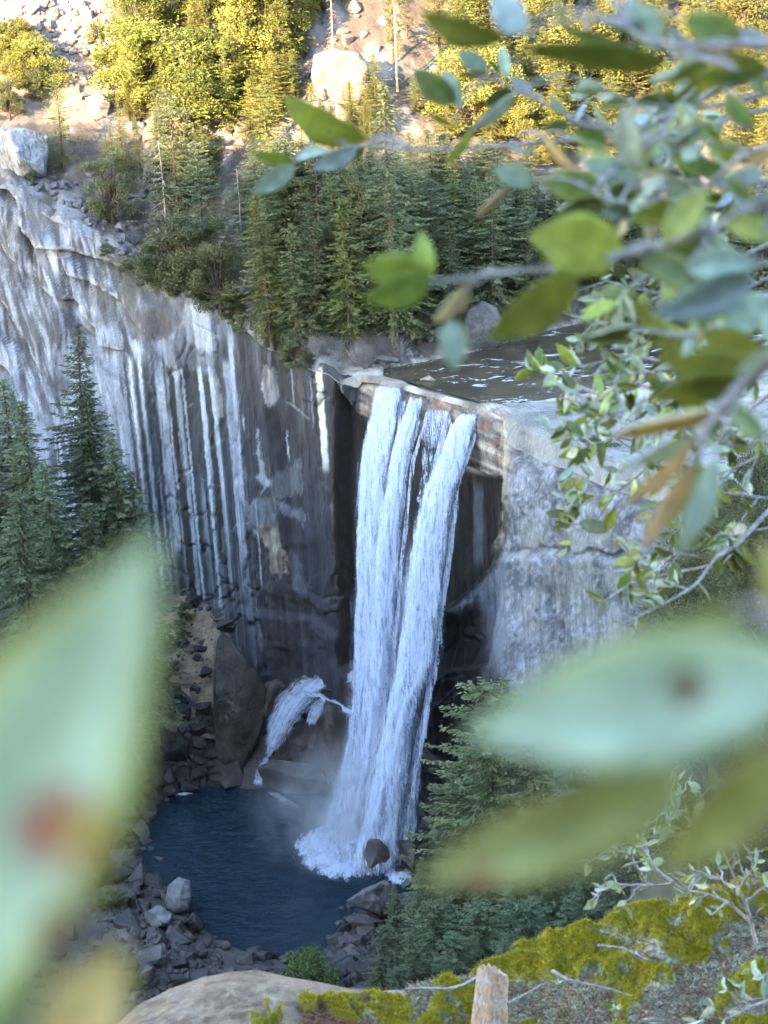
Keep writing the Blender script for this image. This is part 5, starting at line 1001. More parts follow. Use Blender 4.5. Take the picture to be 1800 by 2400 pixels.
# ---- trees below the viewpoint at the right
for key, px, pyt, Yv, lab, w in [('full', 1150, 1585, 345, 'pale green conifer standing against the wet wall right of the fall', 1.15), ('full', 1075, 1800, 350, 'green conifer low in front of the wet wall', 1.3), ('fir3', 1250, 1690, 340, 'grey-green conifer right of the pale green one', 1.2), ('dfir2', 1345, 1720, 330, 'dark conifer between the blurred leaves', 1.2),
                                 ('fir1', 1440, 1700, 322, 'dark conifer behind the twiggy shrub', 1.2), ('dfir1', 1540, 1720, 315, 'dark conifer below the large pale leaf', 1.2), ('dfir2', 1680, 1760, 300, 'dark tree with pale trunk at the right edge', 1.2), ('fir3', 1620, 1600, 325, 'grey-green tree at the right behind the pale leaf', 1.2), ('dfir1', 1770, 1640, 310, 'dark tree cut by the right edge', 1.2)]:
    val_tree(key, px, pyt, Yv, lab, None, w)
for i, (key, px, pyt, Yv) in enumerate([('big2', 930, 2080, 352), ('big', 985, 2010, 345), ('full2', 900, 2170, 346), ('big2', 1060, 2000, 335), ('full2', 1010, 2110, 330), ('big', 1140, 2010, 330), ('big2', 1215, 1995, 322), ('big', 1290, 2000, 316), ('full2', 1130, 2120, 318), ('big2', 1370, 1990, 312), ('full2', 1240, 2110, 306), ('big', 1450, 2000, 306), ('big2', 960, 2190, 325), ('full2', 1060, 2190, 312), ('big2', 1180, 2190, 300), ('big', 1330, 2110, 300), ('big2', 1540, 1960, 302), ('big', 1620, 1930, 296), ('big2', 1720, 1900, 290), ('full2', 880, 2240, 332), ('full2', 930, 2270, 318)]):
    val_tree(key, px, pyt, Yv, ('rounded ' if key == 'full2' else 'pointed ')+'dark tree in the stand below the ledge, '+('back' if pyt < 2050 else 'middle' if pyt < 2150 else 'front')+' row, '+('left' if px < 1100 else 'centre' if px < 1350 else 'right'), 'dark stand below the ledge', 1.45)
P = on_val([725], [2330])[0]; tree('shrub', P, h_for(P, 2232), 'bright green shrub behind the granite slab at the near shore', wide=1.15)
hill_tree('dfir1', 1350, 1450, 1440, 'x') if False else None
for px, py, Yv, h, lab in [(1345, 1415, 372, 9, 'small dark conifer growing from the buttress ledge'), (1415, 1385, 366, 7, 'small conifer further along the buttress ledge'), (1385, 1080, 377, 6, 'green shrub on top of the buttress below the railing'), (1430, 1070, 374, 6, 'second green shrub on top of the buttress')]:
    B0 = atY(px, py, Yv); tree('fir2' if h > 6 else 'dshrub', B0-np.array([0, 0, h*.5]), h, lab, wide=1.3)
# ---- scrub oaks on the nearer slope at the right
def on_near(px, py):
    d = ray(float(px), float(py)); Ys = np.arange(30, 118, .6); P = CAM+d*(Ys/d[1])[:, None]; g = P[:, 2] <= val_z(P[:, 0], P[:, 1])
    return P[int(g.argmax())] if g.any() else None
rg = np.random.default_rng(15); seen = 0; spots = []
for py in range(1290, 2080, 62):
    for px in list(range(1440, 1860, 62))+list(range(1900, 2700, 130))*(py % 124 < 62):
        p = on_near(px+rg.uniform(-22, 22), py+rg.uniform(-22, 22))
        if p is not None and all(np.linalg.norm(p-o) > .9 for o in spots): spots.append(p)
SPX = np.array([proj(p) for p in spots]); row = ['topmost', 'second', 'third', 'fourth', 'fifth', 'sixth', 'seventh', 'eighth', 'ninth', 'tenth']; pla = ['far left', 'left', 'centre left', 'centre', 'centre right', 'right', 'far right']
for p, (a, b) in zip(spots, SPX):
    tree('nearbush', p-np.array([0, 0, .4]), rg.uniform(2.2, 3.6), 'olive scrub oak on the near slope at the right, '+row[min(9, int((b-SPX[:, 1].min())/82))]+' row, '+(pla[min(6, int((a-1420)/62))] if a < 1850 else 'beyond the edge'), 'scrub oaks on the near slope', 'shrub', wide=rg.uniform(.8, 1.15))
print('near scrub', len(spots))

# ================================================================== RAILING ON THE BUTTRESS
k = NT('grey_steel'); k.P(Base_Color=(0.16, 0.15, 0.15), Metallic=0.3, Roughness=0.6); M['steel'] = k.m
def railing(pts, Yq, label, n):
    Q = np.array([atZ(a, b, z) for a, b, z in pts]); L = np.r_[0, np.cumsum(np.linalg.norm(np.diff(Q, axis=0), axis=1))]; t = np.linspace(0, L[-1], n)
    P = np.stack([np.interp(t, L, Q[:, i]) for i in range(3)], 1); r = empty('railing', P[0], label=label, category='railing'); me = None
    V, F = tube_np(np.array([[0, 0, -.8], [0, 0, .6], [0, 0, 1.25]]), .06, 5); me = mesh_np('post', V, F, mats=[M['steel']])
    for p in P: put('post', me, r, loc=p-P[0])
    for h in (.35, .8, 1.22): V, F = tube_np(P-P[0]+np.array([0, 0, h]), .045, 5); put('rail', mesh_np('rail', V, F, mats=[M['steel']]), r)
railing([(1232, 985, 91), (1290, 978, 91), (1390, 976, 91), (1520, 968, 91)], 0, 'thin steel railing along the top of the granite buttress', 9)
railing([(1232, 988, 91), (1262, 1003, 90.8), (1300, 1022, 90.8), (1336, 1042, 90.6)], 0, 'shorter railing running down to the edge of the buttress', 5)

# ================================================================== NEAR OAK LEAVES
def mat_leaf(name, c, rim=None, transl=0.35, rough=0.42, spots=0.0, spot_at=None, vein=(1.25, 1.2, 1.1), amt=.22):
    k = NT(name); o = k.coord('Object'); sep = k.n('SeparateXYZ'); k.L(o, sep.inputs[0]); ax = k.math('ABSOLUTE', sep.outputs[1])
    n = k.noise(o, 5.0, 4, .6); cc = k.mix(k.mapr(n, .35, .65, 0, 1), tuple(x*.78 for x in c), tuple(min(1, x*1.22) for x in c))
    if rim: cc = k.mix(k.mapr(k.attr('rim', 'Fac'), .55, .95, 0, 1), cc, rim)
    vn = k.math('SINE', k.math('MULTIPLY', k.math('SUBTRACT', sep.outputs[0], k.math('MULTIPLY', ax, 1.1)), 62.0)); cc = k.mix(k.mapr(vn, .82, 1.0, 0, .35), cc, tuple(min(1, x*1.35) for x in c))
    cc = k.mix(k.mapr(ax, 0.004, 0.014, .7, 0), cc, tuple(min(1, x*v) for x, v in zip(c, vein)))
    if spots: cc = k.mix(k.mapr(k.noise(o, 9.0, 2, .5), .68, .74, 0, spots), cc, (0.12, 0.05, 0.025))
    cxy = k.n('CombineXYZ'); k.L(sep.outputs[0], cxy.inputs[0]); k.L(sep.outputs[1], cxy.inputs[1])
    for sp in (spot_at or []):
        d = k.n('VectorMath', operation='DISTANCE'); k.L(cxy.outputs[0], d.inputs[0]); d.inputs[1].default_value = (*sp[:2], 0)
        cc = k.mix(k.mapr(k.math('ADD', d.outputs['Value'], k.math('MULTIPLY', k.math('SUBTRACT', k.noise(o, 11.0, 3, .6), .5), .22)), sp[2]*.55, sp[2]*1.35, .92, 0), cc, sp[3])
    cc = k.vary(cc, amt, .012)
    k.P(Base_Color=cc, Roughness=rough, Specular_IOR_Level=.5, Normal=k.bump(n, .15, .02))
    t = k.n('BsdfTranslucent'); k.set(t.inputs[0], cc); m = k.n('MixShader'); k.set(m.inputs[0], transl); k.L(k.b.outputs[0], m.inputs[1]); k.L(t.outputs[0], m.inputs[2]); k.L(m.outputs[0], k.out.inputs[0]); return k.m
LM = {'olive': mat_leaf('leaf_olive', (0.31, 0.31, 0.055), spots=.4), 'green': mat_leaf('leaf_green', (0.19, 0.25, 0.08), rim=(0.34, 0.33, 0.08), spots=.4), 'teal': mat_leaf('leaf_grey_green', (0.38, 0.49, 0.41), rim=(0.42, 0.46, 0.25), rough=.3), 'blue': mat_leaf('leaf_blue_grey', (0.42, 0.50, 0.55), rough=.28),
      'tan': mat_leaf('leaf_golden_underside', (0.58, 0.44, 0.25), rim=(.48, .36, .13)), 'pale': mat_leaf('leaf_pale_sage', (0.42, 0.44, 0.30)), 'lime': mat_leaf('leaf_lime', (0.36, 0.43, 0.08), spots=.3), 'dark': mat_leaf('leaf_dark_green', (0.13, 0.16, 0.04))}
LM['under'] = mat_leaf('leaf_underside', (0.36, 0.40, 0.29))
M['twigbark'] = mat_bark('grey_twig_bark', (0.26, 0.23, 0.225), (0.50, 0.46, 0.46), 60.0); M['brownbark'] = mat_bark('brown_twig_bark', (0.13, 0.085, 0.06), (0.28, 0.2, 0.16), 60.0)
def leaf_mesh(seed, shape='oval', fold=.25, bend=.25, teeth=0.0, curl=0.0, ns=16):
    t = np.linspace(0, 1, ns); w = .215*np.sin(np.pi*t**.82)**.8 if shape == 'oval' else .15*np.sin(np.pi*t**.75)**.9
    w = w*(1+.07*vnoise(t*6, seed*3.3, 0, 77)+.03*vnoise(t*15, seed, 0, 78)); w = w*(1-.35*sstep(.82, 1, t)); w[0] = .012; w[-1] = .004
    if teeth: w = w*(1+teeth*np.where(np.arange(ns) % 2 == 0, 1, -.6)*(t > .1)*(t < .97))
    v = np.array([-1, -.75, -.4, 0, .4, .75, 1]); X_ = np.repeat(t[:, None], 7, 1); Y_ = w[:, None]*v[None]
    Z_ = fold*np.abs(Y_)+bend*(-(X_-.5)**2+.25)*.6+curl*(np.abs(v)[None]**2.5)*w[:, None]+.012*np.sin(t*9+seed)[:, None]*v[None]
    top = np.stack([X_, Y_, Z_], -1).reshape(-1, 3); bot = top-np.array([0, 0, .006]); F = gridF(ns, 7); n = len(top)
    i = np.arange(n).reshape(ns, 7); e = np.r_[i[:, 0], i[-1, 1:], i[::-1, 6][1:], i[0, ::-1][1:-1]]; e2 = np.roll(e, -1)
    FF = np.r_[F[:, ::-1] if False else F, F[:, ::-1]+n, np.stack([e, e2, e2+n, e+n], 1)]
    mi = np.r_[np.zeros(len(F)), np.ones(len(F)), np.zeros(len(e))]; rim = np.tile(np.abs(np.repeat(v[None], ns, 0)).ravel(), 2)
    return np.r_[top, bot], FF, mi, rim
LEAFDEF = [dict(seed=1), dict(seed=2, bend=.5, fold=.4), dict(seed=3, shape='thin', bend=.3), dict(seed=4, teeth=.09, fold=.15), dict(seed=5, curl=.6, bend=-.3), dict(seed=6, bend=-.45, fold=.35), dict(seed=7, shape='thin', bend=-.5, curl=.4), dict(seed=8, teeth=.14, curl=-.3)]
LEAFC = {}
def leaf_me(shape, mat, under='under'):
    if (shape, mat, under) not in LEAFC:
        V, F, mi, rim = leaf_mesh(**LEAFDEF[shape]); m1 = LM[mat]; m2 = LM[under] if under in LM else m1
        LEAFC[(shape, mat, under)] = mesh_np('leaf', V, F, True, attrs={'rim': rim}, mats=[m1, m2], midx=mi)
    return LEAFC[(shape, mat, under)]
def frame_leaf(o, root, b, t, roll, wf):
    x = t-b; L = np.linalg.norm(x); x = x/L; n0 = CAM-(b+t)/2; n0 = n0-x*(n0@x); n0 /= np.linalg.norm(n0); y0 = np.cross(n0, x)
    z = n0*math.cos(roll)+y0*math.sin(roll); y = np.cross(z, x)
    o.parent = root; o.matrix_parent_inverse = Matrix.Translation(-root.location)
    o.matrix_basis = Matrix(((x[0]*L, y[0]*L*wf, z[0]*L, b[0]), (x[1]*L, y[1]*L*wf, z[1]*L, b[1]), (x[2]*L, y[2]*L*wf, z[2]*L, b[2]), (0, 0, 0, 1)))
def stem(root, name, P, r, mat='twigbark', sides=7):
    V, F = tube_np(np.asarray(P)-np.array(root.location), r, sides); return put(name, mesh_np(name, V, F, True, mats=[M[mat]]), root)
def curve_pts(pts, D, n=26, seed=0, wob=1.5):
    P = np.array(pts, float); t = np.r_[0, np.cumsum(np.hypot(*np.diff(P, axis=0).T))]; t /= t[-1]; u = np.linspace(0, 1, n); D = np.atleast_1d(np.array(D, float))
    x = np.interp(u, t, P[:, 0])+wob*vnoise(u*9, seed, 0, 5); y = np.interp(u, t, P[:, 1])+wob*vnoise(u*9, seed+9, 0, 6); d = np.interp(u, np.linspace(0, 1, len(D)), D); return atD(x, y, d), x, y, d
def branch(label, pts, D, r, leaves, name='oak_branch', mat='twigbark', r1=.3, group='oak branches hanging in from the right', cat='branch', seed=0):
    """leaves: (base px, tip px, depth, material, roll, width factor, shape[, depth at tip])"""
    P, _, _, _ = curve_pts(pts, D, seed=seed); root = empty(name, P[0], label=label, category=cat, group=group); stem(root, 'stem', P, np.linspace(r, r*r1, len(P)), mat)
    for q in leaves:
        b, t, d, m, roll, wf, shp = q[:7]; dt = q[7] if len(q) > 7 else d
        b3 = atD(*b, float(d)); dd = np.linalg.norm(P-b3, axis=1); i_ = int(dd.argmin())
        tw = None
        if dd[i_] > 1.2*r:                                       # a side twig carries the leaf
            i_ = max(0, i_-3); u_ = np.linspace(0, 1, 7)[:, None]; sag = np.array([0, 0, 1.0])*dd[i_]*.12*np.sin(np.pi*u_)
            tw = stem(root, 'twig', P[i_]*(1-u_)+b3*u_+sag, np.linspace(r*.45, r*.28, 7), mat, 5)
        o = put('leaf', leaf_me(shp, m, 'tan' if m in ('teal', 'tan') and shp in (2, 6) else 'under')); frame_leaf(o, root, atD(*b, float(d)), atD(*t, float(dt)), roll, wf)
        if tw is not None: o.parent = tw; o.matrix_parent_inverse = Matrix.Translation(-root.location)
    return root
def twiggy(label, paths, D, r, nleaf, lpx, kinds, seed, sub=3, name='oak_branch', mat='twigbark', group='oak branches hanging in from the right', cat='branch', bare=0.0, spread=.9, sublen=(40, 110), root_at=None):
    """a branching spray: explicit pixel paths, side twigs and leaves at random along them"""
    rg = np.random.default_rng(seed); root = None; segs = []
    for pi, pts in enumerate(paths):
        d0 = D+rg.normal(0, .03*D); P, x, y, d = curve_pts(pts, [D if pi == 0 else d0, d0*(1+rg.normal(0, .03))], 22, seed+pi)
        if root is None: root = empty(name, P[0], label=label, category=cat, group=group)
        so = stem(root, 'stem' if pi == 0 else 'twig', P, np.linspace(r*(1 if pi == 0 else .7), r*.3, len(P)), mat); segs.append((x, y, d, so))
        for s in range(sub):
            i = rg.integers(4, 20); a = math.atan2(y[-1]-y[i-3], x[-1]-x[i-3])+rg.choice([-1, 1])*rg.uniform(.35, spread+.3); L = rg.uniform(*sublen)
            q = [(x[i], y[i]), (x[i]+.5*L*math.cos(a), y[i]+.5*L*math.sin(a)-4), (x[i]+L*math.cos(a+rg.normal(0, .2)), y[i]+L*math.sin(a)+rg.normal(0, 6))]
            P2, x2, y2, d2 = curve_pts(q, [d[i], d[i]*(1+rg.normal(0, .035))], 10, seed+pi*7+s, 2.5); so = stem(root, 'twig', P2, np.linspace(r*.45, r*.16, len(P2)), mat, 5); segs.append((x2, y2, d2, so))
    w = np.array([len(s[0])**.5*(1 if k_ >= 0 else 1) for k_, s in enumerate(segs)]); w /= w.sum()
    for i in range(nleaf):
        x, y, d, so = segs[rg.choice(len(segs), p=w)]; j = min(len(x)-1, int(len(x)*rg.uniform(.25, 1.0)**.7)); j = max(1, j)
        a = math.atan2(y[j]-y[j-1], x[j]-x[j-1])+rg.choice([-1, 1])*abs(rg.normal(.75, .35)); L = lpx*rg.uniform(.65, 1.3); sh = rg.uniform(.55, 1)
        kd = kinds[rg.integers(len(kinds))]; o = put('leaf', leaf_me(int(rg.choice([0, 1, 2, 3, 4, 5, 6, 7, 2, 6, 2])), kd)); b = atD(x[j], y[j], d[j]); t = atD(x[j]+L*sh*math.cos(a), y[j]+L*sh*math.sin(a)+rg.uniform(-4, 8), d[j]+rg.normal(0, .5)*L/FPX*d[j])
        frame_leaf(o, root, b, t, rg.choice([0, math.pi], p=[.72, .28])+rg.normal(0, .65), rg.uniform(.75, 1.15)); o.parent = so; o.matrix_parent_inverse = Matrix.Translation(-root.location)
    return root
PI = math.pi
branch('long slender twig with red-banded olive leaf crossing below the sunlit slope', [(1830, 175), (1700, 200), (1640, 235), (1560, 275), (1480, 310), (1380, 325), (1250, 335), (1130, 345), (1000, 350), (900, 345), (850, 340), (780, 355), (690, 380)], [1.25, 1.25, 1.3],  .0019, [
    ((858, 325), (660, 220), 1.3, 'olive', .75, 1.1, 1), ((835, 350), (728, 398), 1.3, 'blue', .3, .9, 0), ((690, 375), (586, 358), 1.3, 'lime', .9, 1.0, 3), ((690, 388), (590, 455), 1.3, 'teal', .2, 1.0, 0), ((690, 372), (770, 352), 1.35, 'teal', .5, .9, 0), ((855, 348), (765, 392), 1.33, 'olive', .9, .9, 5),
    ((1250, 340), (1225, 368), 1.3, 'teal', .4, 1, 0), ((1185, 342), (1245, 365), 1.3, 'teal', .6, .9, 2), ((1640, 240), (1490, 235), 1.2, 'green', .9, 1.1, 5), ((1500, 305), (1420, 345), 1.3, 'green', .5, .9, 0)])
branch('upper twig ending in paired olive and red leaves', [(1560, 280), (1443, 312), (1361, 293), (1301, 255), (1225, 217), (1140, 176), (1085, 168)], [1.3, 1.35], .0015, [
    ((1142, 160), (1072, 122), 1.35, 'teal', .2, 1.25, 0), ((1145, 172), (1078, 178), 1.35, 'olive', .8, 1, 5), ((1190, 182), (1178, 105), 1.35, 'teal', .3, .85, 0), ((1252, 224), (1192, 180), 1.35, 'blue', .3, 1, 0), ((1066, 240), (968, 162), 1.35, 'green', .3, 1.2, 0), ((1078, 248), (1042, 162), 1.35, 'teal', .3, 1.1, 0), ((1205, 215), (1132, 245), 1.35, 'dark', .4, 1.3, 0),
    ((1206, 218), (1092, 312), 1.2, 'pale', .7, 1, 2), ((1060, 292), (998, 260), 1.35, 'olive', .7, .9, 2), ((1335, 292), (1272, 300), 1.3, 'green', .3, 1.2, 0), ((1350, 286), (1378, 232), 1.3, 'blue', .5, .8, 2), ((1328, 268), (1288, 222), 1.3, 'teal', .6, .9, 0), ((1110, 300), (1035, 392), 1.1, 'olive', .8, 1, 2), ((1430, 300), (1390, 245), 1.25, 'pale', .9, .8, 0)], seed=3)
branch('blurred top branch with broad grey-green leaves at the upper right', [(1830, 100), (1700, 104), (1580, 106), (1500, 85), (1430, 40)], [.7, .75], .0017, [
    ((1552, 112), (1478, -4), .75, 'teal', .25, 1.35, 0), ((1738, 92), (1600, 42), .72, 'green', .15, 1.35, 0), ((1800, 112), (1728, 66), .72, 'blue', .2, 1.2, 0), ((1560, 146), (1225, 116), .7, 'olive', .95, .75, 5), ((1180, 90), (982, 26), .8, 'olive', .6, .9, 1), ((1232, 78), (1152, -20), .75, 'blue', .2, 1.45, 0), ((1378, 84), (1368, 20), .9, 'tan', .7, .9, 5), ((1478, 78), (1418, 26), .9, 'dark', .6, .9, 0),
    ((1338, 66), (1300, -18), .85, 'olive', .8, .9, 2), ((1602, 104), (1568, 62), .8, 'blue', .4, 1.2, 0), ((1480, 110), (1300, 55), .85, 'green', .8, .8, 2), ((1540, 130), (1400, 150), .85, 'dark', .7, .8, 5), ((1660, 100), (1640, 10), .8, 'green', .5, .9, 1)], seed=5)
branch('second blurred twig sloping in at the upper right edge', [(1830, 172), (1730, 158), (1660, 141), (1560, 116)], [.7, .72], .0017, [((1660, 145), (1560, 195), .74, 'olive', .8, 1, 5), ((1720, 160), (1610, 205), .74, 'olive', .4, 1.1, 0), ((1790, 168), (1640, 178), .72, 'green', .9, 1, 2), ((1800, 165), (1700, 120), .7, 'olive', .5, 1.0, 0), ((1740, 160), (1800, 230), .74, 'green', .5, 1.0, 0)], seed=6)
branch('thick blurred branch with a broad yellow-olive leaf across the middle', [(1830, 455), (1740, 505), (1660, 543), (1551, 577), (1470, 592), (1430, 604), (1334, 624), (1171, 640), (1063, 657), (1000, 656)], [.62, .66, .7], .0019, [
    ((1462, 592), (1238, 552), .66, 'olive', .05, 1.55, 0), ((1352, 640), (1140, 800), .68, 'olive', .55, 1.1, 0), ((1012, 656), (848, 618), .7, 'lime', .4, 1.4, 7), ((1012, 648), (985, 540), .7, 'lime', .5, 1.15, 0), ((1006, 662), (850, 705), .7, 'lime', .4, 1.2, 3), ((1098, 668), (1012, 758), .7, 'tan', .7, 1.0, 4), ((1058, 748), (1066, 870), .7, 'teal', .1, 1.3, 0),
    ((1500, 600), (1660, 690), .66, 'green', .5, 1.15, 0), ((1610, 630), (1780, 612), .62, 'teal', .2, 1.1, 0), ((1765, 640), (1528, 738), .62, 'blue', .6, 1.0, 4), ((1640, 550), (1500, 640), .68, 'dark', .5, 1.2, 5), ((1560, 580), (1660, 440), .64, 'olive', .4, 1.1, 0), ((1700, 520), (1830, 560), .62, 'olive', .5, 1.2, 0), ((1780, 480), (1690, 400), .62, 'green', .6, 1.1, 2)], seed=7)
branch('cluster of round green leaves in front of the river forest', [(1830, 330), (1720, 380), (1620, 470), (1560, 490), (1440, 470), (1330, 420)], [.85, .95], .0014, [
    ((1250, 425), (1155, 395), .95, 'teal', .3, 1.35, 0), ((1410, 440), (1262, 420), .95, 'green', .2, 1.2, 0), ((1502, 425), (1360, 375), .95, 'teal', .25, 1.15, 0), ((1508, 440), (1408, 460), .95, 'green', .5, 1.3, 0), ((1412, 470), (1300, 508), .95, 'dark', .4, 1.1, 0), ((1348, 398), (1262, 298), .9, 'tan', .9, .8, 2), ((1492, 395), (1462, 245), .85, 'pale', .5, 1.1, 0), ((1196, 436), (1112, 512), 1.0, 'tan', 1.0, .9, 6),
    ((1640, 470), (1560, 400), .9, 'pale', .6, 1.1, 4), ((1700, 400), (1600, 380), .9, 'green', .4, 1.1, 0), ((1760, 370), (1660, 330), .9, 'olive', .5, 1.2, 0), ((1790, 400), (1680, 430), .85, 'blue', .5, 1.1, 0), ((1830, 330), (1730, 395), .8, 'tan', .9, .9, 2), ((1600, 480), (1480, 520), .9, 'olive', .5, 1.2, 5), ((1560, 495), (1640, 545), .9, 'green', .4, 1.1, 0), ((1640, 300), (1560, 345), 1.0, 'pale', .9, 1.0, 4), ((1580, 330), (1690, 290), 1.0, 'green', .5, 1.1, 0), ((1760, 300), (1700, 215), 1.0, 'green', .3, 1.1, 0), ((1690, 330), (1620, 270), 1.0, 'olive', .7, 1, 0)], seed=8)
branch('blurred hanging branch with long tan and teal leaves over the buttress', [(1830, 820), (1760, 890), (1700, 960), (1640, 1035), (1625, 1075)], [.6, .66], .0018, [
    ((1622, 1040), (1448, 1190), .66, 'tan', .8, .8, 2), ((1625, 1090), (1500, 1298), .64, 'tan', .75, .85, 6), ((1640, 1080), (1545, 1250), .68, 'green', .5, .8, 5), ((1678, 1075), (1582, 1318), .62, 'teal', .45, .95, 2), ((1640, 1010), (1455, 1095), .68, 'teal', .9, .9, 2), ((1700, 960), (1420, 1030), .68, 'tan', 1.05, .75, 6), ((1740, 900), (1520, 930), .66, 'olive', .8, 1.0, 5), ((1760, 880), (1560, 850), .66, 'olive', .3, 1.3, 0), ((1790, 850), (1640, 770), .68, 'olive', .3, 1.35, 0), ((1830, 800), (1720, 880), .62, 'pale', .7, 1, 4), ((1700, 950), (1800, 1040), .66, 'green', .6, 1, 0)], seed=9)
branch('blurred twig with sage leaves at the right edge', [(1840, 700), (1770, 690), (1700, 770), (1600, 790), (1480, 765)], [.8, .85], .0015, [((1800, 700), (1690, 780), .8, 'teal', .2, 1.6, 0), ((1800, 720), (1830, 830), .8, 'teal', .3, 1.5, 0), ((1600, 790), (1540, 860), .85, 'olive', .4, 1.1, 3), ((1480, 770), (1370, 800), .85, 'olive', .6, 1.0, 5), ((1490, 762), (1360, 795), .85, 'pale', .9, 1.0, 4), ((1680, 780), (1620, 730), .85, 'green', .5, 1, 0), ((1560, 790), (1480, 700), .85, 'olive', .5, 1, 5)], seed=10)
LM['oakgreen'] = mat_leaf('leaf_oak_green', (0.17, 0.195, 0.045), rim=(0.27, 0.26, 0.07), spots=.4, rough=.4)
KG = ['oakgreen', 'dark', 'teal', 'oakgreen', 'green', 'oakgreen', 'olive', 'dark', 'lime', 'olive', 'oakgreen']
twiggy('sharp oak spray spreading over the grey buttress', [[(1830, 1165), (1731, 1275), (1674, 1311), (1631, 1371), (1548, 1420), (1449, 1464)], [(1661, 1324), (1582, 1344), (1482, 1364), (1416, 1410)], [(1830, 1172), (1714, 1157), (1640, 1150), (1560, 1190)], [(1674, 1311), (1560, 1290), (1460, 1300)]], 2.6, .0030, 96, 58, KG+['tan', 'teal'], 101, 4)
twiggy('sharp oak twig with dark leaves at the foot of the railing', [[(1640, 1040), (1515, 1096), (1482, 1125), (1436, 1162), (1399, 1218), (1359, 1258), (1326, 1285)], [(1436, 1162), (1390, 1160), (1345, 1150)], [(1399, 1218), (1350, 1228), (1312, 1222)]], 2.9, .0021, 44, 48, KG, 102, 1)
twiggy('sharp oak twig crossing in front of the railing', [[(1600, 960), (1520, 1040), (1440, 1025), (1350, 1015), (1290, 1005)], [(1440, 1025), (1500, 1060), (1560, 1110)]], 2.9, .0017, 26, 52, KG+['dark'], 103, 2)
twiggy('leafy oak spray above the river riffle', [[(1830, 780), (1680, 820), (1560, 850), (1440, 930), (1370, 945), (1310, 930)], [(1560, 850), (1480, 830), (1400, 850), (1300, 870)], [(1680, 820), (1560, 780), (1460, 770)]], 2.3, .0024, 100, 58, KG+['teal', 'pale'], 104, 4)
twiggy('tangled grey-green oak spray right of the river', [[(1830, 690), (1700, 700), (1560, 690), (1420, 660), (1330, 690)], [(1560, 690), (1480, 720), (1390, 745)], [(1700, 700), (1620, 650), (1530, 640)]], 2.6, .0024, 120, 52, KG+['teal', 'pale', 'teal'], 105, 4)
twiggy('leafy oak spray at the right edge above the hanging leaves', [[(1830, 900), (1760, 960), (1680, 1010), (1600, 1000)], [(1830, 980), (1760, 1040), (1700, 1050)], [(1830, 860), (1740, 870), (1640, 880)]], 2.2, .0020, 90, 56, KG+['teal', 'tan'], 106, 3)
twiggy('dense oak spray in the upper right corner', [[(1830, 250), (1720, 270), (1620, 330), (1540, 370)], [(1830, 330), (1740, 420), (1660, 440), (1560, 430)], [(1830, 420), (1720, 470), (1640, 500)]], 1.7, .0019, 60, 84, ['green', 'olive', 'teal', 'dark', 'olive', 'blue'], 107, 3)
twiggy('dense oak spray left of the hanging tan leaves', [[(1830, 830), (1700, 860), (1580, 900), (1470, 960), (1400, 985)], [(1580, 900), (1520, 870), (1440, 880)], [(1700, 860), (1640, 920), (1580, 960)]], 2.0, .002, 90, 60, KG+['pale', 'tan'], 110, 3)
twiggy('oak spray filling the right edge beside the river forest', [[(1830, 560), (1740, 600), (1640, 640), (1540, 650)], [(1830, 640), (1740, 680), (1650, 720)], [(1740, 600), (1680, 560), (1620, 550)]], 1.9, .002, 84, 64, KG+['pale', 'teal', 'tan'], 111, 3)
twiggy('fine-leaved oak spray over the pale buttress top', [[(1700, 1010), (1600, 1010), (1480, 985), (1380, 960), (1300, 975)], [(1600, 1010), (1520, 960), (1440, 930)], [(1480, 985), (1420, 1030), (1340, 1060)]], 2.7, .0018, 80, 50, KG+['pale'], 112, 3)
twiggy('fine-leaved oak spray hanging before the scrub oaks', [[(1830, 1040), (1720, 1100), (1620, 1130), (1500, 1150)], [(1720, 1100), (1640, 1180), (1580, 1250)], [(1830, 1230), (1740, 1250), (1640, 1270)]], 2.5, .0019, 90, 52, KG+['pale', 'tan'], 113, 4)
twiggy('soft blurred oak spray below the top branch', [[(1830, 210), (1720, 240), (1600, 255), (1480, 240), (1400, 200)], [(1600, 255), (1540, 310), (1460, 360)], [(1720, 240), (1680, 180), (1600, 165)]], 1.15, .0018, 34, 105, ['green', 'olive', 'olive', 'dark', 'teal', 'lime', 'tan', 'green'], 114, 2, sublen=(70, 160))
twiggy('soft blurred oak spray above the thick middle branch', [[(1830, 420), (1700, 440), (1580, 420), (1450, 440), (1360, 470)], [(1580, 420), (1520, 480), (1440, 520)], [(1700, 440), (1660, 370), (1590, 340)]], 1.1, .0018, 32, 110, ['green', 'olive', 'lime', 'dark', 'teal', 'olive', 'tan', 'green'], 115, 2, sublen=(70, 160))
twiggy('soft blurred oak spray right of the round river boulder', [[(1830, 610), (1720, 640), (1600, 660), (1480, 640)], [(1720, 640), (1640, 720), (1560, 760)], [(1830, 760), (1740, 770), (1640, 830)]], 1.2, .0018, 30, 105, ['green', 'olive', 'lime', 'dark', 'teal', 'olive', 'tan', 'olive'], 116, 2, sublen=(70, 150))
twiggy('small lime-green sprig over the river', [[(1420, 930), (1340, 900), (1270, 872), (1210, 848)]], 2.6, .0024, 13, 56, ['lime', 'lime', 'green'], 108, 1)
twiggy('lime-green sprig beside the round river boulder', [[(1430, 760), (1340, 740), (1250, 700)]], 2.6, .0022, 12, 54, ['lime', 'pale', 'green'], 109, 1)
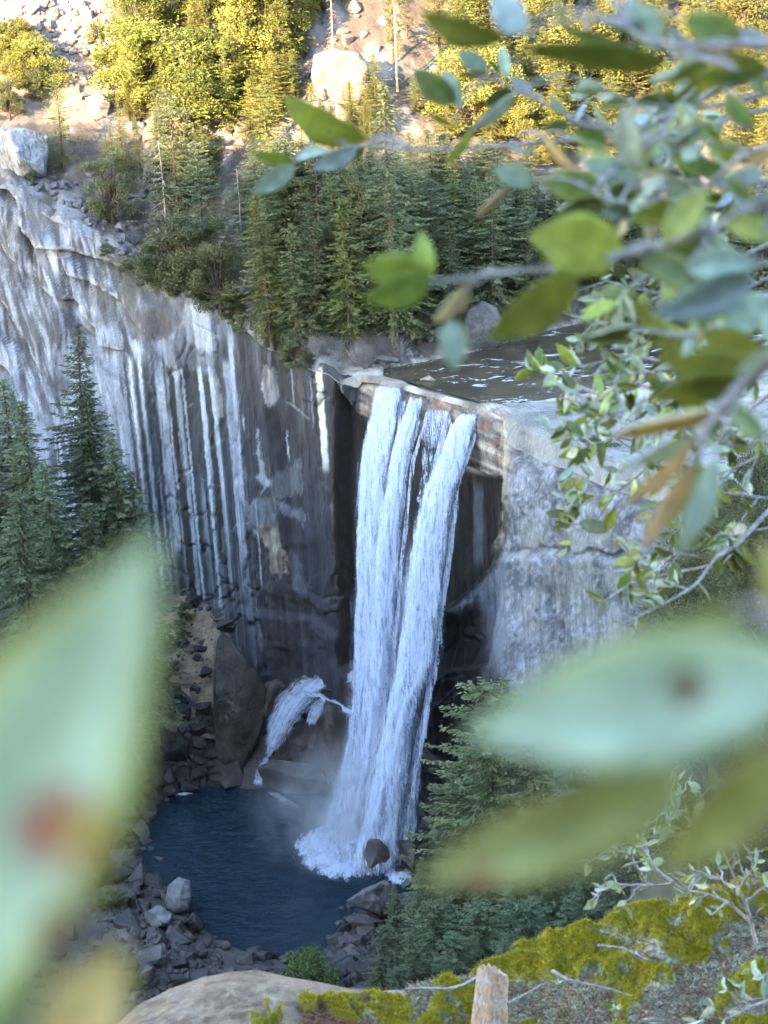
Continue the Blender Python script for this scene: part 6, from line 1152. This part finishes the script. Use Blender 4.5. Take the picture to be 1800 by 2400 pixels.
# ---- the nearest, strongly blurred leaves
LM['bigA'] = mat_leaf('leaf_near_pale_green', (0.48, 0.56, 0.38), rim=(0.56, 0.54, 0.13), spot_at=[(.50, -.115, .075, (0.40, 0.03, 0.035)), (.52, -.15, .05, (0.46, 0.34, 0.05)), (.35, -.19, .05, (0.34, 0.16, 0.07))], amt=0, transl=.4)
LM['bigB'] = mat_leaf('leaf_near_sage', (0.47, 0.56, 0.42), rim=(0.46, 0.48, 0.22), spot_at=[(.33, -.02, .062, (0.16, 0.06, 0.03))], amt=0, transl=.35)
LM['bigC'] = mat_leaf('leaf_near_olive', (0.40, 0.42, 0.17), rim=(0.42, 0.40, 0.09), spot_at=[(.80, .06, .05, (0.40, 0.18, 0.07))], amt=0)
LM['bigD'] = mat_leaf('leaf_near_yellow', (0.38, 0.35, 0.11), rim=(0.45, 0.33, 0.14), amt=0); LM['bigE'] = mat_leaf('leaf_near_orange', (0.58, 0.38, 0.13), amt=0); LM['bigF'] = mat_leaf('leaf_near_green', (0.17, 0.23, 0.08), amt=0)
branch('huge blurred pale green leaf with a red spot at the left edge', [(-200, 2700), (-180, 2600), (-150, 2510)], [.16, .16], .001, [((-270, 2500), (366, 1255), .145, 'bigA', .1, .86, 0), ((120, 2560), (290, 2210), .165, 'bigE', .3, 1.2, 0), ((-160, 2560), (75, 2180), .15, 'bigF', .3, 1.2, 0)], name='oak_sprig', group='blurred sprigs close to the viewer', cat='sprig', seed=11)
branch('large blurred sage leaf with a brown spot at the right edge', [(2050, 1560), (1950, 1570), (1885, 1572)], [.2, .2], .001, [((1890, 1570), (1085, 1722), .2, 'bigB', .15, .92, 0), ((1720, 1430), (1262, 1570), .22, 'bigC', .8, 1.0, 1)], name='oak_sprig', group='blurred sprigs close to the viewer', cat='sprig', seed=12)
branch('blurred olive leaf below the sage leaf', [(1950, 1720), (1800, 1780), (1640, 1830)], [.21, .21], .0008, [((1610, 1832), (975, 2062), .21, 'bigC', .35, .72, 0)], name='oak_sprig', group='blurred sprigs close to the viewer', cat='sprig', seed=13)
branch('blurred yellow-olive leaf at the lower right edge', [(2000, 1690), (1920, 1720), (1870, 1750)], [.26, .26], .0008, [((1890, 1735), (1530, 2050), .21, 'bigD', .4, .95, 0), ((1900, 1500), (1790, 1260), .3, 'bigD', .5, 1.0, 0), ((1900, 1250), (1760, 1330), .4, 'bigF', .5, 1.2, 0)], name='oak_sprig', group='blurred sprigs close to the viewer', cat='sprig', seed=14)

# ================================================================== THE LEDGE IN FRONT
EDGE = [(-1500, 2700), (-700, 2640), (-200, 2560), (150, 2480), (270, 2405), (330, 2352), (400, 2318), (480, 2290), (540, 2277), (610, 2275), (720, 2298), (820, 2316), (900, 2322), (960, 2318), (1000, 2305), (1060, 2296), (1110, 2284), (1150, 2262), (1230, 2236), (1300, 2208), (1350, 2192), (1400, 2186), (1450, 2160), (1500, 2135), (1560, 2128), (1620, 2110), (1690, 2085), (1760, 2072), (1850, 2050), (2100, 2000), (2700, 1960), (3600, 1990)]
EW = np.array([atD(a, b, 4.6) for a, b in EDGE]); o_ = np.argsort(EW[:, 0]); EW = EW[o_]
_v0, _v1 = np.interp([230, 1900], proj(EW)[0], EW[:, 0]); ex = np.concatenate([np.arange(EW[0, 0], _v0, .03), np.arange(_v0, _v1, .0042), np.arange(_v1, EW[-1, 0], .02)]); yE = np.interp(ex, EW[:, 0], EW[:, 1]); zE = np.interp(ex, EW[:, 0], EW[:, 2])
rr = np.concatenate([np.arange(-.9, 0, .0042), np.arange(0, .12, .006), np.arange(.12, 1.4, .04)])
LX, LR = np.meshgrid(ex, rr); LY = yE[None]+LR
base = zE[None]+np.where(LR < 0, -.10*(-LR)+.16*LR*LR*0, -3.2*LR*LR/(LR+.06)-.6*LR)
right = sstep(.02, .10, LX); lf = 1-right
bumpy = .035*fbm(LX/.16, LY/.16, 0, 4, 801)*(right*1.1+.35)+.008*fbm(LX/.03, LY/.03, 0, 3, 803)
fade = sstep(0, -.10, LR)
LZ = base+bumpy*(.25+.75*fade)-.02*right*fade
lpx, lpy = proj(np.stack([LX, LY, LZ], -1))
mn = fbm(LX/.10, LY/.09, 0, 4, 811)+.5*fbm(LX/.03, LY/.03, 0, 3, 812)
edge_b = np.exp(-np.abs(LR+.05)/.10)
moss = sstep(.02, .16, mn-.16+.62*edge_b*sstep(1080, 1180, lpx)+.10*right)*sstep(1000, 1080, lpx+30*mn)
moss = np.maximum(moss, sstep(.12, .25, mn+.05)*sstep(880, 930, lpx)*(1-sstep(1100, 1130, lpx)))
moss = np.maximum(moss, .9*sstep(.25, .36, mn+.02)*sstep(560, 620, lpx)*(lpy > 2335))
gp = np.maximum.reduce([sstep(-8, 14, sdpoly(lpx+22*mn, lpy+8*mn, p)) for p in ([(1450, 2232), (1530, 2238), (1600, 2262), (1605, 2280), (1540, 2262), (1460, 2250)], [(1555, 2178), (1580, 2160), (1615, 2160), (1600, 2182)], [(1690, 2400), (1720, 2352), (1800, 2350), (1850, 2400)])]); soil = np.maximum.reduce([sstep(-10, 20, sdpoly(lpx+40*mn, lpy+16*mn, p)) for p in ([(1180, 2300), (1330, 2300), (1480, 2330), (1400, 2420), (1150, 2420)], [(1400, 2200), (1530, 2205), (1560, 2240), (1430, 2225)], [(1500, 2330), (1680, 2290), (1700, 2380), (1560, 2420)], [(1680, 2180), (1800, 2150), (1850, 2260), (1720, 2260)])])
moss = moss*(1-gp)*(1-.85*soil)
cid, ed, ox, oy = worley(LX/.05+.5*mn, LY/.05, 5); dome = np.clip(1-(ox*ox+oy*oy)*1.6, 0, 1)
LZ = LZ+moss*(.006+.020*dome**.6*(.3+cid)+.006*fbm(LX/.012, LY/.012, 0, 2, 855))
cL = np.empty(LX.shape+(3,)); cL[:] = (0.27, 0.20, 0.15)
cL = lerp(cL, sstep(-.1, .35, fbm(LX/.05, LY/.015, 0, 4, 821)), (0.17, 0.122, 0.09)); cL = lerp(cL, .7*sstep(.1, .4, fbm(LX/.02, LY/.02, 0, 3, 823)), (0.34, 0.275, 0.22))
cR = np.empty(cL.shape); cR[:] = (0.17, 0.145, 0.125); g = fbm(LX/.07, LY/.06, 0, 4, 831)
cR = lerp(cR, sstep(.05, .25, g), (0.42, 0.41, 0.40)); cR = lerp(cR, .9*sstep(.0, .3, -g), (0.055, 0.035, 0.026)); cR = lerp(cR, .75*sstep(.1, .3, fbm(LX/.05, LY/.05, 0, 4, 835)), (0.26, 0.28, 0.18))
sp = vnoise(LX/.004, LY/.004, 0, 839); cR = cR*(1+.28*sp)[..., None]
grn = sstep(900, 1010, lpx+25*g)*1.0; litter = sstep(640, 720, lpx+60*g)*sstep(2335, 2350, lpy+14*g)
m_ = np.clip(grn+litter*.9, 0, 1); cc = cL*(1-m_[..., None])+cR*m_[..., None]
cc = lerp(cc, .95*gp, (0.50, 0.49, 0.48)); cc = lerp(cc, .75*sstep(.1, .3, fbm(LX/.03, LY/.03, 0, 3, 845))*gp, (0.22, 0.21, 0.2))
cc = lerp(cc, .8*(litter*(1-grn))*sstep(-.1, .3, fbm(LX/.02, LY/.02, 0, 3, 841)), (0.19, 0.075, 0.04))
mc = lerp(np.full(cL.shape, 1.0)*np.array([0.26, 0.215, 0.014]), sstep(-.1, .4, fbm(LX/.06, LY/.06, 0, 3, 851)), (0.19, 0.20, 0.018)); mc = lerp(mc, .6*sstep(.2, .45, fbm(LX/.03, LY/.03, 0, 2, 853)), (0.10, 0.06, 0.015)); mc = lerp(mc, .4*sstep(.35, .0, dome), (0.14, 0.10, 0.03))
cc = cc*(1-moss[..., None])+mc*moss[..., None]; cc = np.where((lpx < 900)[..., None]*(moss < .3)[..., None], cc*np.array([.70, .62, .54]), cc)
k = NT('ledge_surface'); c = k.coord('Object'); n1 = k.noise(c, 260.0, 4, .7); n2 = k.noise(k.scaled(c, (1, 2.5, 1)), 60.0, 5, .65); f = k.math('MULTIPLY', k.mapr(n1, .3, .7, .7, 1.3), k.mapr(n2, .3, .7, .78, 1.22))
k.P(Base_Color=k.mix(1.0, k.attr('Col'), k.n('CombineColor', i_0=f, i_1=f, i_2=f).outputs[0], 'MULTIPLY'), Roughness=.9, Normal=k.bump(k.math('ADD', n1, n2), .6, .006)); M['ledge'] = k.m
LV = np.stack([LX, LY, LZ], -1)
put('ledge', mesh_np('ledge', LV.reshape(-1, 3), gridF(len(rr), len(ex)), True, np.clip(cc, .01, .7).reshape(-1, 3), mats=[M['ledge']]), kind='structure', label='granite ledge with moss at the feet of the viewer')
rg = np.random.default_rng(91); vis = (lpx > 300)*(lpx < 1850)*(lpy > 2040)*(lpy < 2440)*(LR < .04)
def sample(mask, n): idx = np.flatnonzero((mask*vis).ravel() > .5); return idx[rg.integers(len(idx), size=n)]
def blades(idx, h, w, up, mat, name, kind, label, colr=None, flat=False):
    n = len(idx); p = LV.reshape(-1, 3)[idx]+rg.normal(0, .002, (n, 3))*np.array([1, 1, .2]); d = rg.normal(size=(n, 3)); d[:, 2] = np.abs(d[:, 2])*up+up*.6; d /= np.linalg.norm(d, axis=1)[:, None]
    s = np.cross(d, rg.normal(size=(n, 3))); s /= np.linalg.norm(s, axis=1)[:, None]; L = (h*rg.uniform(.5, 1.4, n))[:, None]; Wd = (w*rg.uniform(.7, 1.3, n))[:, None]
    if flat: V = np.stack([p-d*L*.5+s*Wd*.5, p-d*L*.5-s*Wd*.5, p+d*L*.5-s*Wd*.4, p+d*L*.5+s*Wd*.4], 1)+np.array([0, 0, .003]); F = np.arange(4*n).reshape(n, 4)
    else: V = np.stack([p+s*Wd*.5, p-s*Wd*.5, p+d*L], 1); F = np.arange(3*n).reshape(n, 3)
    return put(name, mesh_np(name, V.reshape(-1, 3), F, mats=[mat], attrs={'tone': np.repeat(rg.random(n), V.shape[1])}), kind=kind, label=label)
M['mosst'] = mat_leafy('moss_tufts', (0.17, 0.145, 0.008), (0.42, 0.345, 0.02), 0, 0, .3); M['needle'] = mat_leafy('fallen_needles', (0.12, 0.05, 0.025), (0.30, 0.16, 0.09), 0, 0, .1); M['lichen'] = mat_leafy('pale_lichen', (0.22, 0.25, 0.17), (0.46, 0.49, 0.36), 0, 0, .1)
blades(sample(moss > .5, 62000), .0065, .0018, 1.0, M['mosst'], 'moss', 'stuff', 'yellow-green moss cushions on the ledge')
blades(sample((moss < .4)*(m_ > .5), 4200), .035, .0016, .10, M['needle'], 'needle_litter', 'stuff', 'brown fallen needles and leaf litter on the ledge', flat=True)
blades(sample((moss < .5)*(grn > .5), 15000), .011, .0035, .5, M['lichen'], 'lichen', 'stuff', 'pale crumbling lichen on the ledge')
# ---- weathered stub of wood
def stub():
    nr, na = 30, 40; u = np.linspace(0, 1, nr)[:, None]; a = np.linspace(0, 2*PI, na, endpoint=False)[None]
    P0 = atD(1146, 2440, 4.15); P1 = atD(1158, 2262, 4.2); ax = P1-P0; L = np.linalg.norm(ax); ax /= L; side = RT-ax*(RT@ax); side /= np.linalg.norm(side); fr = np.cross(side, ax)
    top = 1-.13*np.abs(fbm(np.cos(a)*1.7, np.sin(a)*1.7, 1, 3, 901))-.10*sstep(.2, .9, np.cos(a)+.3*np.sin(3*a))-.05*vnoise(a*4, 3)
    rad = .029*(1+.13*vnoise(np.cos(a)*3, np.sin(a)*3, u*1.2, 5)+.06*vnoise(a*6, u*.7, 0, 6)+.03*vnoise(a*12, u*3, 0, 7))*(1.05-.07*u)*(np.where(u > .97, .8, 1))
    h = u*top*L; V = P0+ax*h[..., None]+(side*np.cos(a)[..., None]*1.05+fr*np.sin(a)[..., None]*.8)*rad[..., None]
    V = np.r_[V.reshape(-1, 3), (P0+ax*L*.78)[None]]; i = np.arange(nr*na).reshape(nr, na); i2 = np.roll(i, -1, 1); F = [np.stack([i[:-1].ravel(), i2[:-1].ravel(), i2[1:].ravel(), i[1:].ravel()], 1), np.stack([i[-1], i2[-1], np.full(na, nr*na)], 1)]
    k = NT('weathered_wood'); o = k.coord('Object'); g = k.noise(k.scaled(o, (1, 1, .12)), 160.0, 5, .7, .5); n2 = k.noise(o, 30.0, 3)
    c1 = k.ramp(g, [(.3, (0.11, 0.065, 0.038)), (.5, (0.30, 0.185, 0.105)), (.7, (0.42, 0.28, 0.18))]); c2 = k.ramp(g, [(.3, (0.13, 0.105, 0.09)), (.6, (0.38, 0.32, 0.27))]); cc = k.mix(k.mapr(n2, .4, .62, 0, 1), c1, c2)
    k.P(Base_Color=cc, Roughness=.85, Normal=k.bump(g, .8, .004)); me = mesh_np('wood_stub', V-P0, F, True, mats=[k.m]); put('wood_stub', me, loc=P0, label='weathered broken wooden stub standing at the bottom edge', category='wood stub')
stub()
def ground_twig(pts, r, label):
    P = np.array([atD(a, b, d) for a, b, d in pts]); V, F = tube_np(P-P[0], np.linspace(r, r*.4, len(P)), 6); put('twig', mesh_np('twig', V, F, True, mats=[M['twigbark']]), loc=P[0], label=label, category='twig')
ground_twig([(1125, 2288, 4.3), (1085, 2310, 4.35), (1050, 2318, 4.36), (1000, 2316, 4.37), (950, 2318, 4.36)], .0042, 'grey fallen twig touching the wooden stub')
ground_twig([(1295, 2276, 4.25), (1330, 2296, 4.2), (1380, 2308, 4.2), (1430, 2318, 4.2), (1480, 2335, 4.2)], .0035, 'grey fallen twig lying on lichen right of the stub')
ground_twig([(1190, 2352, 4.1), (1230, 2330, 4.15), (1285, 2300, 4.2)], .0025, 'thin forked twig beside the stub'); ground_twig([(1400, 2216, 4.4), (1460, 2222, 4.4), (1520, 2250, 4.35)], .003, 'dark twig lying across the mossy rim'); ground_twig([(1720, 2310, 3.9), (1760, 2345, 3.85), (1790, 2340, 3.85), (1810, 2280, 3.9)], .0035, 'pale curved twig low at the right edge')
# ---- bare grey shrub rooted on the ledge
twiggy('pale bare shrub with a few leaves growing from the mossy ledge', [[(1772, 2210), (1761, 2162), (1746, 2116), (1731, 2086), (1715, 2040), (1690, 1990)], [(1758, 2159), (1701, 2113), (1662, 2097), (1607, 2086), (1577, 2068), (1532, 2076), (1500, 2060)], [(1577, 2068), (1540, 2040), (1510, 1990), (1495, 1960)], [(1532, 2076), (1470, 2075), (1420, 2070)], [(1510, 2060), (1470, 2000), (1420, 1985)], [(1731, 2086), (1760, 2040), (1770, 1990)], [(1731, 2086), (1680, 2060), (1630, 2040)], [(1746, 2116), (1790, 2080), (1830, 2070)]], 4.1, .0046, 110, 38, ['teal', 'pale', 'green', 'pale', 'lime'], 121, 5, name='oak_shrub', group=None, cat='shrub', sublen=(30, 80))
twiggy('leafy shoot rising between the blurred leaves at the right', [[(1640, 2060), (1630, 1990), (1610, 1900), (1590, 1830)], [(1610, 1900), (1560, 1900), (1530, 1930)], [(1620, 1950), (1570, 1960), (1500, 1965), (1440, 1990)], [(1630, 1990), (1650, 1900), (1640, 1850)], [(1600, 1870), (1570, 1850), (1555, 1870)]], 4.3, .0026, 120, 40, ['pale', 'teal', 'green', 'pale'], 122, 3, name='oak_shrub', group=None, cat='shrub', sublen=(30, 70))
twiggy('low leafy twigs in the bottom right corner', [[(1830, 2330), (1760, 2360), (1700, 2390), (1640, 2380)], [(1830, 2260), (1790, 2290), (1760, 2300)], [(1760, 2360), (1720, 2330), (1700, 2320)]], 3.7, .002, 30, 46, ['teal', 'green', 'teal', 'pale'], 123, 2, name='oak_shrub', group=None, cat='shrub', sublen=(30, 60))
twiggy('single green seedling in the moss at the bottom edge', [[(1460, 2420), (1452, 2380), (1440, 2350)]], 3.9, .0018, 6, 36, ['green', 'lime'], 124, 0, name='seedling', group=None, cat='seedling')
